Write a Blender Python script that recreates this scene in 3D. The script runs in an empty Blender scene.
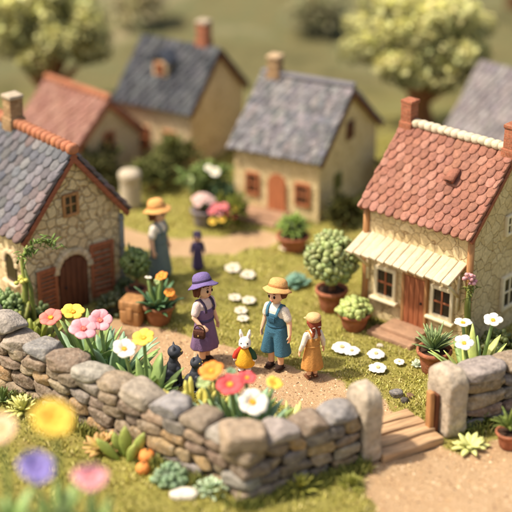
import bpy, math, random
import numpy as np
from mathutils import Vector, Matrix, noise

random.seed(7)
RNG = np.random.default_rng(11)
sc = bpy.context.scene
COL = sc.collection
PITCH, FPX, HC = math.radians(24.0), 1500.0, 15.6      # camera tilt, focal length in 512-px units, height above the ground
CP, SP = math.cos(PITCH), math.sin(PITCH)


def ray(px, py):
    a, b = (px - 256) / FPX, -(py - 256) / FPX
    return np.array([a, CP + b * SP, -SP + b * CP])


def G(px, py, z=0.0):                                   # survey of the photo: point on the plane of height z
    d = ray(px, py)
    t = (z - HC) / d[2]
    return np.array([d[0] * t, d[1] * t, z])


def AT(px, py, Y):                                      # point at world depth Y
    d = ray(px, py)
    t = Y / d[1]
    return np.array([d[0] * t, Y, HC + d[2] * t])


def lin(r, g, b):
    f = lambda c: (c / 255 / 12.92) if c / 255 <= 0.04045 else ((c / 255 + 0.055) / 1.055) ** 2.4
    return (f(r), f(g), f(b))


# ------------------------------------------------------------------ materials
def mat(name, col=(.5, .5, .5), rough=.7, var=.2, scale=6.0, bump=.2, bscale=40.0, attr=False, spec=.3, sss=0.0, detail=4, tint=None):
    m = bpy.data.materials.new(name)
    m.use_nodes = True
    nt = m.node_tree
    N, L = nt.nodes, nt.links
    bs = N['Principled BSDF']
    bs.inputs['Roughness'].default_value = rough
    bs.inputs['Specular IOR Level'].default_value = spec
    tc = N.new('ShaderNodeTexCoord')
    nz = N.new('ShaderNodeTexNoise')
    nz.inputs['Scale'].default_value = scale
    nz.inputs['Detail'].default_value = detail
    nz.inputs['Roughness'].default_value = .65
    L.new(tc.outputs['Object'], nz.inputs['Vector'])
    mr = N.new('ShaderNodeMapRange')
    mr.inputs['From Min'].default_value = .28
    mr.inputs['From Max'].default_value = .72
    mr.inputs['To Min'].default_value = 1 - var
    mr.inputs['To Max'].default_value = 1 + var
    L.new(nz.outputs['Fac'], mr.inputs['Value'])
    mx = N.new('ShaderNodeVectorMath')
    mx.operation = 'SCALE'
    if attr:
        at = N.new('ShaderNodeAttribute')
        at.attribute_name = 'Col'
        L.new(at.outputs['Color'], mx.inputs[0])
    else:
        mx.inputs[0].default_value = col
    L.new(mr.outputs['Result'], mx.inputs['Scale'])
    out = mx.outputs['Vector']
    if tint is not None:                                # second, finer stain in another hue
        n2 = N.new('ShaderNodeTexNoise')
        n2.inputs['Scale'].default_value = scale * 2.3
        n2.inputs['Detail'].default_value = 5
        L.new(tc.outputs['Object'], n2.inputs['Vector'])
        r2 = N.new('ShaderNodeMapRange')
        r2.inputs['From Min'].default_value = .5
        r2.inputs['From Max'].default_value = .75
        r2.inputs['To Max'].default_value = tint[1]
        L.new(n2.outputs['Fac'], r2.inputs['Value'])
        mc = N.new('ShaderNodeMix')
        mc.data_type = 'RGBA'
        L.new(r2.outputs['Result'], mc.inputs['Factor'])
        L.new(out, mc.inputs['A'])
        mc.inputs['B'].default_value = (*tint[0], 1)
        out = mc.outputs['Result']
    L.new(out, bs.inputs['Base Color'])
    if bump:
        nb = N.new('ShaderNodeTexNoise')
        nb.inputs['Scale'].default_value = bscale
        nb.inputs['Detail'].default_value = 5
        L.new(tc.outputs['Object'], nb.inputs['Vector'])
        bp = N.new('ShaderNodeBump')
        bp.inputs['Strength'].default_value = bump
        bp.inputs['Distance'].default_value = .03
        L.new(nb.outputs['Fac'], bp.inputs['Height'])
        L.new(bp.outputs['Normal'], bs.inputs['Normal'])
    if sss:
        bs.inputs['Subsurface Weight'].default_value = sss
        bs.inputs['Subsurface Radius'].default_value = (.06, .03, .015)
        bs.inputs['Subsurface Scale'].default_value = .6
    return m


def crazed(name, colA, colB, joint, cells, jw, bump, rough=.85, stretch=(1, 1, 1.25), hair=True):
    """wall of irregular stones with recessed joints"""
    m = bpy.data.materials.new(name)
    m.use_nodes = True
    nt = m.node_tree
    N, L = nt.nodes, nt.links
    bs = N['Principled BSDF']
    bs.inputs['Roughness'].default_value = rough
    bs.inputs['Specular IOR Level'].default_value = .2
    tc = N.new('ShaderNodeTexCoord')
    mp = N.new('ShaderNodeMapping')
    mp.inputs['Scale'].default_value = stretch
    L.new(tc.outputs['Object'], mp.inputs['Vector'])
    dn = N.new('ShaderNodeTexNoise')
    dn.inputs['Scale'].default_value = 3.2
    dn.inputs['Detail'].default_value = 3
    L.new(mp.outputs['Vector'], dn.inputs['Vector'])
    sb = N.new('ShaderNodeVectorMath')
    sb.operation = 'MULTIPLY_ADD'
    sb.inputs[1].default_value = (.22, .22, .22)
    L.new(dn.outputs['Color'], sb.inputs[0])
    L.new(mp.outputs['Vector'], sb.inputs[2])
    ve = N.new('ShaderNodeTexVoronoi')
    ve.feature = 'DISTANCE_TO_EDGE'
    ve.inputs['Scale'].default_value = cells
    vc = N.new('ShaderNodeTexVoronoi')
    vc.inputs['Scale'].default_value = cells
    L.new(sb.outputs['Vector'], ve.inputs['Vector'])
    L.new(sb.outputs['Vector'], vc.inputs['Vector'])
    sp = N.new('ShaderNodeSeparateColor')
    L.new(vc.outputs['Color'], sp.inputs['Color'])
    m1 = N.new('ShaderNodeMix')
    m1.data_type = 'RGBA'
    m1.inputs['A'].default_value = (*colA, 1)
    m1.inputs['B'].default_value = (*colB, 1)
    L.new(sp.outputs['Red'], m1.inputs['Factor'])
    fn = N.new('ShaderNodeTexNoise')
    fn.inputs['Scale'].default_value = 14
    fn.inputs['Detail'].default_value = 6
    fn.inputs['Roughness'].default_value = .7
    L.new(tc.outputs['Object'], fn.inputs['Vector'])
    fr = N.new('ShaderNodeMapRange')
    fr.inputs['From Min'].default_value = .3
    fr.inputs['From Max'].default_value = .7
    fr.inputs['To Min'].default_value = .72
    fr.inputs['To Max'].default_value = 1.2
    L.new(fn.outputs['Fac'], fr.inputs['Value'])
    s1 = N.new('ShaderNodeVectorMath')
    s1.operation = 'SCALE'
    L.new(m1.outputs['Result'], s1.inputs[0])
    L.new(fr.outputs['Result'], s1.inputs['Scale'])
    jr = N.new('ShaderNodeMapRange')
    jr.interpolation_type = 'SMOOTHSTEP'
    jr.inputs['From Min'].default_value = jw * .25
    jr.inputs['From Max'].default_value = jw
    L.new(ve.outputs['Distance'], jr.inputs['Value'])
    m2 = N.new('ShaderNodeMix')
    m2.data_type = 'RGBA'
    m2.inputs['A'].default_value = (*joint, 1)
    L.new(jr.outputs['Result'], m2.inputs['Factor'])
    L.new(s1.outputs['Vector'], m2.inputs['B'])
    L.new(m2.outputs['Result'], bs.inputs['Base Color'])
    hr = N.new('ShaderNodeMapRange')
    hr.interpolation_type = 'SMOOTHSTEP'
    hr.inputs['From Max'].default_value = jw * 2.6
    L.new(ve.outputs['Distance'], hr.inputs['Value'])
    ad = N.new('ShaderNodeMath')
    ad.operation = 'MULTIPLY_ADD'
    ad.inputs[1].default_value = .35
    L.new(fn.outputs['Fac'], ad.inputs[0])
    L.new(hr.outputs['Result'], ad.inputs[2])
    bp = N.new('ShaderNodeBump')
    bp.inputs['Strength'].default_value = bump
    bp.inputs['Distance'].default_value = .05
    L.new(ad.outputs['Value'], bp.inputs['Height'])
    L.new(bp.outputs['Normal'], bs.inputs['Normal'])
    return m


def brickmat(name, c1, c2, mortar, scale=6.0, bump=.5):
    m = bpy.data.materials.new(name)
    m.use_nodes = True
    nt = m.node_tree
    N, L = nt.nodes, nt.links
    bs = N['Principled BSDF']
    bs.inputs['Roughness'].default_value = .85
    bs.inputs['Specular IOR Level'].default_value = .2
    tc = N.new('ShaderNodeTexCoord')
    ge = N.new('ShaderNodeSeparateXYZ')
    L.new(tc.outputs['Object'], ge.inputs['Vector'])
    ad = N.new('ShaderNodeMath')
    L.new(ge.outputs['X'], ad.inputs[0])
    L.new(ge.outputs['Y'], ad.inputs[1])
    cb = N.new('ShaderNodeCombineXYZ')
    L.new(ad.outputs['Value'], cb.inputs['X'])
    L.new(ge.outputs['Z'], cb.inputs['Y'])
    br = N.new('ShaderNodeTexBrick')
    br.inputs['Scale'].default_value = scale
    br.inputs['Color1'].default_value = (*c1, 1)
    br.inputs['Color2'].default_value = (*c2, 1)
    br.inputs['Mortar'].default_value = (*mortar, 1)
    br.inputs['Mortar Size'].default_value = .03
    br.inputs['Mortar Smooth'].default_value = .4
    br.inputs['Brick Width'].default_value = 1.2
    br.inputs['Row Height'].default_value = .7
    L.new(cb.outputs['Vector'], br.inputs['Vector'])
    nz = N.new('ShaderNodeTexNoise')
    nz.inputs['Scale'].default_value = 20
    nz.inputs['Detail'].default_value = 5
    L.new(tc.outputs['Object'], nz.inputs['Vector'])
    mr = N.new('ShaderNodeMapRange')
    mr.inputs['From Min'].default_value = .3
    mr.inputs['From Max'].default_value = .7
    mr.inputs['To Min'].default_value = .75
    mr.inputs['To Max'].default_value = 1.2
    L.new(nz.outputs['Fac'], mr.inputs['Value'])
    s = N.new('ShaderNodeVectorMath')
    s.operation = 'SCALE'
    L.new(br.outputs['Color'], s.inputs[0])
    L.new(mr.outputs['Result'], s.inputs['Scale'])
    L.new(s.outputs['Vector'], bs.inputs['Base Color'])
    bp = N.new('ShaderNodeBump')
    bp.inputs['Strength'].default_value = bump
    bp.inputs['Distance'].default_value = .03
    iv = N.new('ShaderNodeMath')
    iv.operation = 'MULTIPLY_ADD'
    iv.inputs[1].default_value = -1
    L.new(br.outputs['Fac'], iv.inputs[0])
    L.new(nz.outputs['Fac'], iv.inputs[2])
    L.new(iv.outputs['Value'], bp.inputs['Height'])
    L.new(bp.outputs['Normal'], bs.inputs['Normal'])
    return m


def woodmat(name, col, rough=.65, var=.35, bump=.35, axis=2, grain=26):
    m = bpy.data.materials.new(name)
    m.use_nodes = True
    nt = m.node_tree
    N, L = nt.nodes, nt.links
    bs = N['Principled BSDF']
    bs.inputs['Roughness'].default_value = rough
    bs.inputs['Specular IOR Level'].default_value = .25
    tc = N.new('ShaderNodeTexCoord')
    mp = N.new('ShaderNodeMapping')
    s = [grain, grain, grain]
    s[axis] = grain * .09
    mp.inputs['Scale'].default_value = s
    L.new(tc.outputs['Object'], mp.inputs['Vector'])
    nz = N.new('ShaderNodeTexNoise')
    nz.inputs['Scale'].default_value = 1
    nz.inputs['Detail'].default_value = 6
    nz.inputs['Roughness'].default_value = .6
    L.new(mp.outputs['Vector'], nz.inputs['Vector'])
    mr = N.new('ShaderNodeMapRange')
    mr.inputs['From Min'].default_value = .3
    mr.inputs['From Max'].default_value = .7
    mr.inputs['To Min'].default_value = 1 - var
    mr.inputs['To Max'].default_value = 1 + var
    L.new(nz.outputs['Fac'], mr.inputs['Value'])
    sc_ = N.new('ShaderNodeVectorMath')
    sc_.operation = 'SCALE'
    sc_.inputs[0].default_value = col
    L.new(mr.outputs['Result'], sc_.inputs['Scale'])
    L.new(sc_.outputs['Vector'], bs.inputs['Base Color'])
    bp = N.new('ShaderNodeBump')
    bp.inputs['Strength'].default_value = bump
    bp.inputs['Distance'].default_value = .03
    L.new(nz.outputs['Fac'], bp.inputs['Height'])
    L.new(bp.outputs['Normal'], bs.inputs['Normal'])
    return m


M = {}
M['tile'] = mat('tile_clay', rough=.8, var=.3, scale=11, bump=.7, bscale=34, detail=7, attr=True, spec=.25)
M['stone'] = mat('field_stone', rough=.9, var=.48, scale=6, bump=1.0, bscale=16, attr=True, spec=.2, tint=(lin(190, 178, 158), .45), detail=8)
M['mortar'] = mat('dark_joint', lin(44, 36, 28), rough=.95, var=.3, bump=.5)
M['cap'] = mat('ridge_clay', rough=.75, var=.2, scale=8, bump=.35, bscale=30, attr=True)
M['left_wall'] = crazed('cottage_stone_wall', lin(236, 214, 168), lin(220, 194, 148), lin(160, 130, 92), 3.6, .036, .8)
M['right_wall'] = crazed('cream_crazed_wall', lin(226, 204, 156), lin(208, 184, 134), lin(150, 120, 80), 3.7, .023, .5, stretch=(1, 1, 1.1))
M['far_wall'] = crazed('tan_plaster_wall', lin(220, 196, 154), lin(206, 180, 138), lin(164, 138, 102), 3.0, .03, .3)
M['wood_red'] = woodmat('reddish_wood', lin(162, 98, 64))
M['wood_barge'] = woodmat('barge_wood', lin(150, 88, 62), axis=1, grain=16)
M['wood_dark'] = woodmat('dark_door_wood', lin(104, 62, 40))
M['wood_post'] = woodmat('post_wood', lin(176, 128, 82))
M['wood_board'] = woodmat('board_wood', lin(184, 150, 112), axis=0, grain=16, var=.4, bump=.6)
M['wood_white'] = woodmat('cream_slats', lin(208, 190, 158), axis=1, grain=14, var=.2, bump=.3)
M['cream'] = mat('cream_paint', lin(232, 216, 178), rough=.7, var=.12, scale=10, bump=.2)
M['dark_glass'] = mat('dark_pane', lin(44, 34, 28), rough=.25, var=.2, bump=0, spec=.5)
M['brick_red'] = brickmat('orange_brick', lin(168, 106, 78), lin(150, 92, 66), lin(156, 122, 94), 7)
M['brick_tan'] = brickmat('tan_brick', lin(172, 142, 104), lin(150, 118, 84), lin(120, 98, 74), 7)
M['pale_cap'] = mat('pale_chimney_top', lin(176, 160, 136), rough=.85, var=.15, bump=.4)
M['terracotta'] = mat('terracotta', lin(160, 98, 68), rough=.85, var=.3, scale=6, bump=.35, bscale=25, tint=(lin(188, 146, 116), .4))
M['soil'] = mat('pot_soil', lin(66, 46, 32), rough=.95, var=.4, scale=20, bump=.8)
M['leaf'] = mat('leaf_clay', rough=.5, var=.18, scale=6, bump=.15, bscale=30, attr=True, spec=.4)
M['petal'] = mat('petal_clay', rough=.7, var=.16, scale=9, bump=.3, bscale=26, attr=True, sss=.15)
M['foliage'] = mat('tree_foliage', rough=.7, var=.2, scale=3, bump=0, attr=True, spec=.2)
_nt = M['foliage'].node_tree                             # leaves let some light through
_tr = _nt.nodes.new('ShaderNodeBsdfTranslucent')
_mx = _nt.nodes.new('ShaderNodeMixShader')
_mx.inputs['Fac'].default_value = .35
_bs = _nt.nodes['Principled BSDF']
_nt.links.new(_bs.inputs['Base Color'].links[0].from_socket, _tr.inputs['Color'])
_nt.links.new(_bs.outputs['BSDF'], _mx.inputs[1])
_nt.links.new(_tr.outputs['BSDF'], _mx.inputs[2])
_nt.links.new(_mx.outputs['Shader'], _nt.nodes['Material Output'].inputs['Surface'])
M['bark'] = mat('tree_bark', lin(128, 90, 60), rough=.9, var=.35, scale=5, bump=.8, bscale=12)
M['grass'] = mat('grass_blades', rough=.7, var=.1, scale=1, bump=0, attr=True, spec=.2)
M['iron'] = mat('dark_iron', lin(40, 34, 30), rough=.5, var=.1, bump=.1)
M['lead'] = mat('grey_pipe', lin(140, 138, 128), rough=.6, var=.15, bump=.2)
M['skin'] = mat('doll_skin', lin(240, 190, 150), rough=.55, var=.05, scale=12, bump=.05, sss=.2)
M['cloth'] = {}


def cloth(r, g, b, var=.14):
    k = (r, g, b)
    if k not in M['cloth']:
        M['cloth'][k] = mat('painted_cloth_%d_%d_%d' % k, lin(r, g, b), rough=.85, var=var, scale=16, bump=.6, bscale=55, detail=6)
    return M['cloth'][k]


# ------------------------------------------------------------------ mesh builder
_cg = {}


def cubegrid(n):
    if n in _cg:
        return _cg[n]
    idx, V, F = {}, [], []
    g = np.linspace(-1, 1, n + 1)

    def vid(p):
        k = tuple(np.round(p, 5))
        if k not in idx:
            idx[k] = len(V)
            V.append(p)
        return idx[k]
    for ax in range(3):
        for s in (-1, 1):
            a, b = (ax + 1) % 3, (ax + 2) % 3
            for i in range(n):
                for j in range(n):
                    q = []
                    for (di, dj) in ((0, 0), (1, 0), (1, 1), (0, 1)):
                        p = [0, 0, 0]
                        p[ax], p[a], p[b] = s, g[i + di], g[j + dj]
                        q.append(vid(p))
                    F.append(tuple(q if s > 0 else q[::-1]))
    _cg[n] = (np.array(V, float), F)
    return _cg[n]


def rot_to(z, up=(0, 0, 1)):
    """3x3 with columns x, y, z where z is the given axis"""
    z = np.array(z, float); z /= np.linalg.norm(z)
    x = np.cross(up, z)
    if np.linalg.norm(x) < 1e-4:
        x = np.cross((0, 1, 0), z)
    x /= np.linalg.norm(x)
    return np.stack([x, np.cross(z, x), z], 1)


def rz(a):
    c, s = math.cos(a), math.sin(a)
    return np.array([[c, -s, 0], [s, c, 0], [0, 0, 1]])


def rx(a):
    c, s = math.cos(a), math.sin(a)
    return np.array([[1, 0, 0], [0, c, -s], [0, s, c]])


def ry(a):
    c, s = math.cos(a), math.sin(a)
    return np.array([[c, 0, s], [0, 1, 0], [-s, 0, c]])


class MB:
    def __init__(s):
        s.V, s.F, s.C, s.n = [], [], [], 0

    def add(s, V, F, col=(.5, .5, .5)):
        V = np.asarray(V, float)
        o = s.n
        s.V.append(V)
        s.F += [tuple(i + o for i in f) for f in F]
        c = np.asarray(col, float)
        s.C.append(np.tile(c, (len(V), 1)) if c.ndim == 1 else c)
        s.n += len(V)

    def mesh(s, name):
        me = bpy.data.meshes.new(name)
        me.from_pydata(np.concatenate(s.V).tolist(), [], s.F)
        C = np.concatenate(s.C)
        ca = me.color_attributes.new('Col', 'FLOAT_COLOR', 'POINT')
        ca.data.foreach_set('color', np.concatenate([C, np.ones((len(C), 1))], 1).ravel())
        return me

    def build(s, name, m, parent=None, smooth=True, loc=None, label=None):
        me = s.mesh(name)
        me.polygons.foreach_set('use_smooth', [smooth] * len(me.polygons))
        me.materials.append(m)
        o = bpy.data.objects.new(name, me)
        COL.objects.link(o)
        if parent is not None:
            o.parent = parent
        if loc is not None:
            o.location = loc
        if label:
            o['label'] = label
        return o

    # shapes
    def ell(s, c, r, R=None, n=4, col=(.5, .5, .5)):
        V, F = cubegrid(n)
        V = V / np.linalg.norm(V, axis=1)[:, None] * np.array(r)
        if R is not None:
            V = V @ np.asarray(R).T
        s.add(V + np.array(c), F, col)

    def stone(s, c, half, R=None, e=4.0, amp=.05, cuts=5, n=6, col=(.5, .5, .5), fr=2.2, cut=(.62, .9)):
        V, F = cubegrid(n)
        d = V / np.linalg.norm(V, axis=1)[:, None]
        r = (np.abs(d) ** e).sum(1) ** (-1 / e)
        V = d * r[:, None]
        for k in range(cuts):
            nn = RNG.normal(size=3); nn /= np.linalg.norm(nn)
            h = (V @ nn).max() * RNG.uniform(*cut)
            x = V @ nn - h
            V = V - np.where(x > 0, x, 0)[:, None] * nn * .85
        D = np.zeros(len(V))
        for k in range(5):
            w = RNG.normal(size=3) * fr * (1 + k * .6)
            D += np.sin(V @ w + RNG.uniform(0, 6)) * amp / (1 + k * .5)
        V = V * (1 + D[:, None])
        V = V * np.array(half)
        if R is not None:
            V = V @ np.asarray(R).T
        s.add(V + np.array(c), F, col)

    def rbox(s, c, size, r=.02, R=None, col=(.5, .5, .5), n=6, wob=0.0):
        V, F = cubegrid(n)
        h = np.array(size, float) / 2
        r = min(r, h.min() * .95)
        t = np.linspace(-1, 1, n + 1)
        # outer two grid rings go to the rounded edge
        P = np.empty_like(V)
        for a in range(3):
            m = np.interp(V[:, a], [-1, t[1], t[2], t[-3], t[-2], 1], [-h[a], -h[a] + r * .35, -h[a] + r, h[a] - r, h[a] - r * .35, h[a]]) if n >= 5 else V[:, a] * h[a]
            P[:, a] = m
        Q = np.clip(P, -(h - r), h - r)
        D = P - Q
        l = np.linalg.norm(D, axis=1)
        P = Q + D / np.maximum(l, 1e-9)[:, None] * r
        if wob:
            for k in range(3):
                w = RNG.normal(size=3) * 3
                P = P + (np.sin(P @ w + RNG.uniform(0, 6)) * wob)[:, None] * RNG.normal(size=3)
        if R is not None:
            P = P @ np.asarray(R).T
        s.add(P + np.array(c), F, col)

    def loft(s, P, ra, rb=None, up=(0, 0, 1), seg=8, col=(.5, .5, .5), ends=True):
        """tube through points P, half-widths ra (sideways) and rb (along the normal)"""
        P = np.asarray(P, float)
        k = len(P)
        ra = np.broadcast_to(np.asarray(ra, float), (k,))
        rb = ra if rb is None else np.broadcast_to(np.asarray(rb, float), (k,))
        T = np.gradient(P, axis=0)
        T /= np.maximum(np.linalg.norm(T, axis=1), 1e-9)[:, None]
        a = np.linspace(0, 2 * np.pi, seg, endpoint=False)
        V = []
        u = np.array(up, float)
        for i in range(k):
            side = np.cross(T[i], u)
            if np.linalg.norm(side) < 1e-3:
                side = np.cross(T[i], (0.3, 1, 0.1))
            side /= np.linalg.norm(side)
            nn = np.cross(side, T[i])
            u = nn
            V.append(P[i] + np.outer(np.cos(a) * ra[i], side) + np.outer(np.sin(a) * rb[i], nn))
        V = np.concatenate(V)
        F = []
        for i in range(k - 1):
            for j in range(seg):
                j2 = (j + 1) % seg
                F.append((i * seg + j, i * seg + j2, (i + 1) * seg + j2, (i + 1) * seg + j))
        if ends:
            F.append(tuple(range(seg))[::-1])
            F.append(tuple((k - 1) * seg + j for j in range(seg)))
        c = np.asarray(col, float)
        if c.ndim == 2:
            c = np.repeat(c, seg, 0)
        s.add(V, F, c)

    def capsule(s, P, r, seg=12):
        """closed tube with round ends"""
        P = [np.asarray(p, float) for p in P]
        r = list(r)
        d0 = (P[0] - P[1]) / np.linalg.norm(P[0] - P[1])
        d1 = (P[-1] - P[-2]) / np.linalg.norm(P[-1] - P[-2])
        pre = [P[0] + d0 * r[0] * k for k in (.98, .8, .45)]
        post = [P[-1] + d1 * r[-1] * k for k in (.45, .8, .98)]
        s.loft(pre + P + post, [r[0] * k for k in (.2, .6, .89)] + r + [r[-1] * k for k in (.89, .6, .2)], seg=seg)

    def lathe(s, prof, c=(0, 0, 0), seg=24, R=None, col=(.5, .5, .5), wave=None, sx=1, sy=1):
        """prof: list of (radius, z); wave(angle, i) -> (radius factor, dz)"""
        a = np.linspace(0, 2 * np.pi, seg, endpoint=False)
        V = []
        for i, (r, z) in enumerate(prof):
            for t in a:
                f, dz = wave(t, i) if wave else (1, 0)
                V.append((math.cos(t) * r * f * sx, math.sin(t) * r * f * sy, z + dz))
        V = np.array(V)
        F = []
        for i in range(len(prof) - 1):
            for j in range(seg):
                j2 = (j + 1) % seg
                F.append((i * seg + j, i * seg + j2, (i + 1) * seg + j2, (i + 1) * seg + j))
        F.append(tuple(range(seg))[::-1])
        F.append(tuple((len(prof) - 1) * seg + j for j in range(seg)))
        if R is not None:
            V = V @ np.asarray(R).T
        s.add(V + np.array(c), F, col)

    def leaf(s, base, tip, width, bend=.3, thick=.025, col=(.1, .2, .05), colb=None, up=(0, 0, 1), k=7, shape=.5, seg=6):
        """thick pointed clay leaf from base to tip that arches by bend"""
        b, t = np.asarray(base, float), np.asarray(tip, float)
        L = np.linalg.norm(t - b)
        u = np.linspace(0, 1, k)
        arch = np.array(up, float) * (bend * L)
        P = b + np.outer(u, t - b) + np.outer(4 * u * (1 - u) * .5, arch)
        w = width / 2 * np.maximum(np.sin(np.pi * np.clip(u, .0, 1) ** shape) ** .75, .12)
        w[-1] = width * .04
        w[0] = width * .2
        c1 = np.asarray(col, float)
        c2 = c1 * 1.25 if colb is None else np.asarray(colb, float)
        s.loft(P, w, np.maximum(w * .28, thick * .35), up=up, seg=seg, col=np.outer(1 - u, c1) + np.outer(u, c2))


def fuse(mb, name, voxel, m, parent=None, smooth=3, label=None):
    """union of overlapping closed shapes as one continuous surface"""
    me = mb.mesh(name + '_raw')
    o = bpy.data.objects.new(name, me)
    COL.objects.link(o)
    r = o.modifiers.new('r', 'REMESH')
    r.mode = 'VOXEL'
    r.voxel_size = voxel
    if smooth:
        q = o.modifiers.new('s', 'SMOOTH')
        q.iterations = smooth
        q.factor = .5
    dg = bpy.context.evaluated_depsgraph_get()
    nm = bpy.data.meshes.new_from_object(o.evaluated_get(dg))
    bpy.data.objects.remove(o)
    bpy.data.meshes.remove(me)
    nm.name = name
    nm.polygons.foreach_set('use_smooth', [True] * len(nm.polygons))
    nm.materials.clear()
    nm.materials.append(m)
    ob = bpy.data.objects.new(name, nm)
    COL.objects.link(ob)
    if parent is not None:
        ob.parent = parent
    if label:
        ob['label'] = label
    return ob


def thing(name, label, cat, loc=(0, 0, 0), rot=0.0, group=None):
    o = bpy.data.objects.new(name, None)
    o.empty_display_size = .2
    COL.objects.link(o)
    o.location = loc
    o.rotation_euler = (0, 0, rot)
    o['label'] = label
    o['category'] = cat
    if group:
        o['group'] = group
    return o


def tag(o, label, cat, group=None):
    o['label'] = label
    o['category'] = cat
    if group:
        o['group'] = group
    return o


def jit(c, a=.15):
    return np.clip(np.array(c) * (1 + RNG.uniform(-a, a)) * (1 + RNG.uniform(-a * .3, a * .3, 3)), 0, 1)


# ------------------------------------------------------------------ ground
def seg_d(X, Y, pts):
    d = np.full(X.shape, 1e9)
    for (a, b) in zip(pts[:-1], pts[1:]):
        ax, ay, aw = a
        bx, by, bw = b
        dx, dy = bx - ax, by - ay
        t = np.clip(((X - ax) * dx + (Y - ay) * dy) / (dx * dx + dy * dy), 0, 1)
        w = aw + (bw - aw) * t
        d = np.minimum(d, np.hypot(X - ax - t * dx, Y - ay - t * dy) - w)
    return d


def PX(lst):
    return [(*G(a, b)[:2], w) for a, b, w in lst]


PATH1 = PX([(55, 345, .7), (120, 335, .8), (190, 358, .75), (245, 372, .8), (310, 392, .85), (372, 425, .8), (412, 452, .75), (440, 490, 1.4), (500, 520, 2.2), (560, 540, 2.5)])
PATH2 = PX([(70, 225, .45), (130, 238, .5), (180, 246, .55), (230, 246, .5), (262, 238, .5)])
PATH3 = PX([(470, 462, .35), (560, 440, .5)])


def wavy(X, Y, f, seed=0.0):
    return (np.sin(X * f + 1.3 * np.sin(Y * f * .7 + seed) + seed) + np.sin(Y * f * 1.3 + 1.7 * np.sin(X * f * .9 - seed) + 2 * seed) + .6 * np.sin((X + Y) * f * 2.3 + seed * 3)) / 2.6


def path_mask(X, Y):
    d = np.minimum(np.minimum(seg_d(X, Y, PATH1), seg_d(X, Y, PATH2)), seg_d(X, Y, PATH3))
    d = d + wavy(X, Y, 2.1, .4) * .16 + wavy(X, Y, 6.3, 1.9) * .07
    return np.clip(.5 - d / .35, 0, 1)


def ground_z(X, Y):
    z = wavy(X, Y, 1.1, 2.2) * .03 + wavy(X, Y, 3.7, .7) * .012
    # bank of earth in front of the wall at the near left
    hx = 1 / (1 + np.exp((X + 1.2) * 2.0))
    t = np.clip((23.4 - Y) / 3.4, 0, 1)
    z = z + hx * (t * t * (3 - 2 * t)) * 2.1
    far = np.clip((Y - 52) / 40, 0, 1)
    z = z + far ** 2 * 3 * (1 + .4 * wavy(X, Y, .12, 3.0))
    return z


xs = np.concatenate([np.linspace(-140, -16, 26)[:-1], np.linspace(-16, -7.2, 40)[:-1], np.linspace(-7.2, 7.2, 250)[:-1], np.linspace(7.2, 16, 40)[:-1], np.linspace(16, 140, 26)])
ys = np.concatenate([np.linspace(4, 20, 20)[:-1], np.linspace(20, 35, 260)[:-1], np.linspace(35, 46, 90)[:-1], np.linspace(46, 75, 60)[:-1], np.linspace(75, 260, 26)])
XX, YY = np.meshgrid(xs, ys)
ZZ = ground_z(XX, YY)
MASK = path_mask(XX, YY)
ZZ = ZZ - MASK * .03
nx, ny = len(xs), len(ys)
gv = np.stack([XX.ravel(), YY.ravel(), ZZ.ravel()], 1)
ii = (np.arange(ny - 1)[:, None] * nx + np.arange(nx - 1)[None, :]).ravel()
gf = np.stack([ii, ii + 1, ii + 1 + nx, ii + nx], 1)
gme = bpy.data.meshes.new('ground')
gme.from_pydata(gv.tolist(), [], gf.tolist())
gme.polygons.foreach_set('use_smooth', [True] * len(gme.polygons))
ca = gme.color_attributes.new('Col', 'FLOAT_COLOR', 'POINT')
mk = MASK.ravel()
ca.data.foreach_set('color', np.stack([mk, mk, mk, np.ones_like(mk)], 1).ravel())


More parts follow.
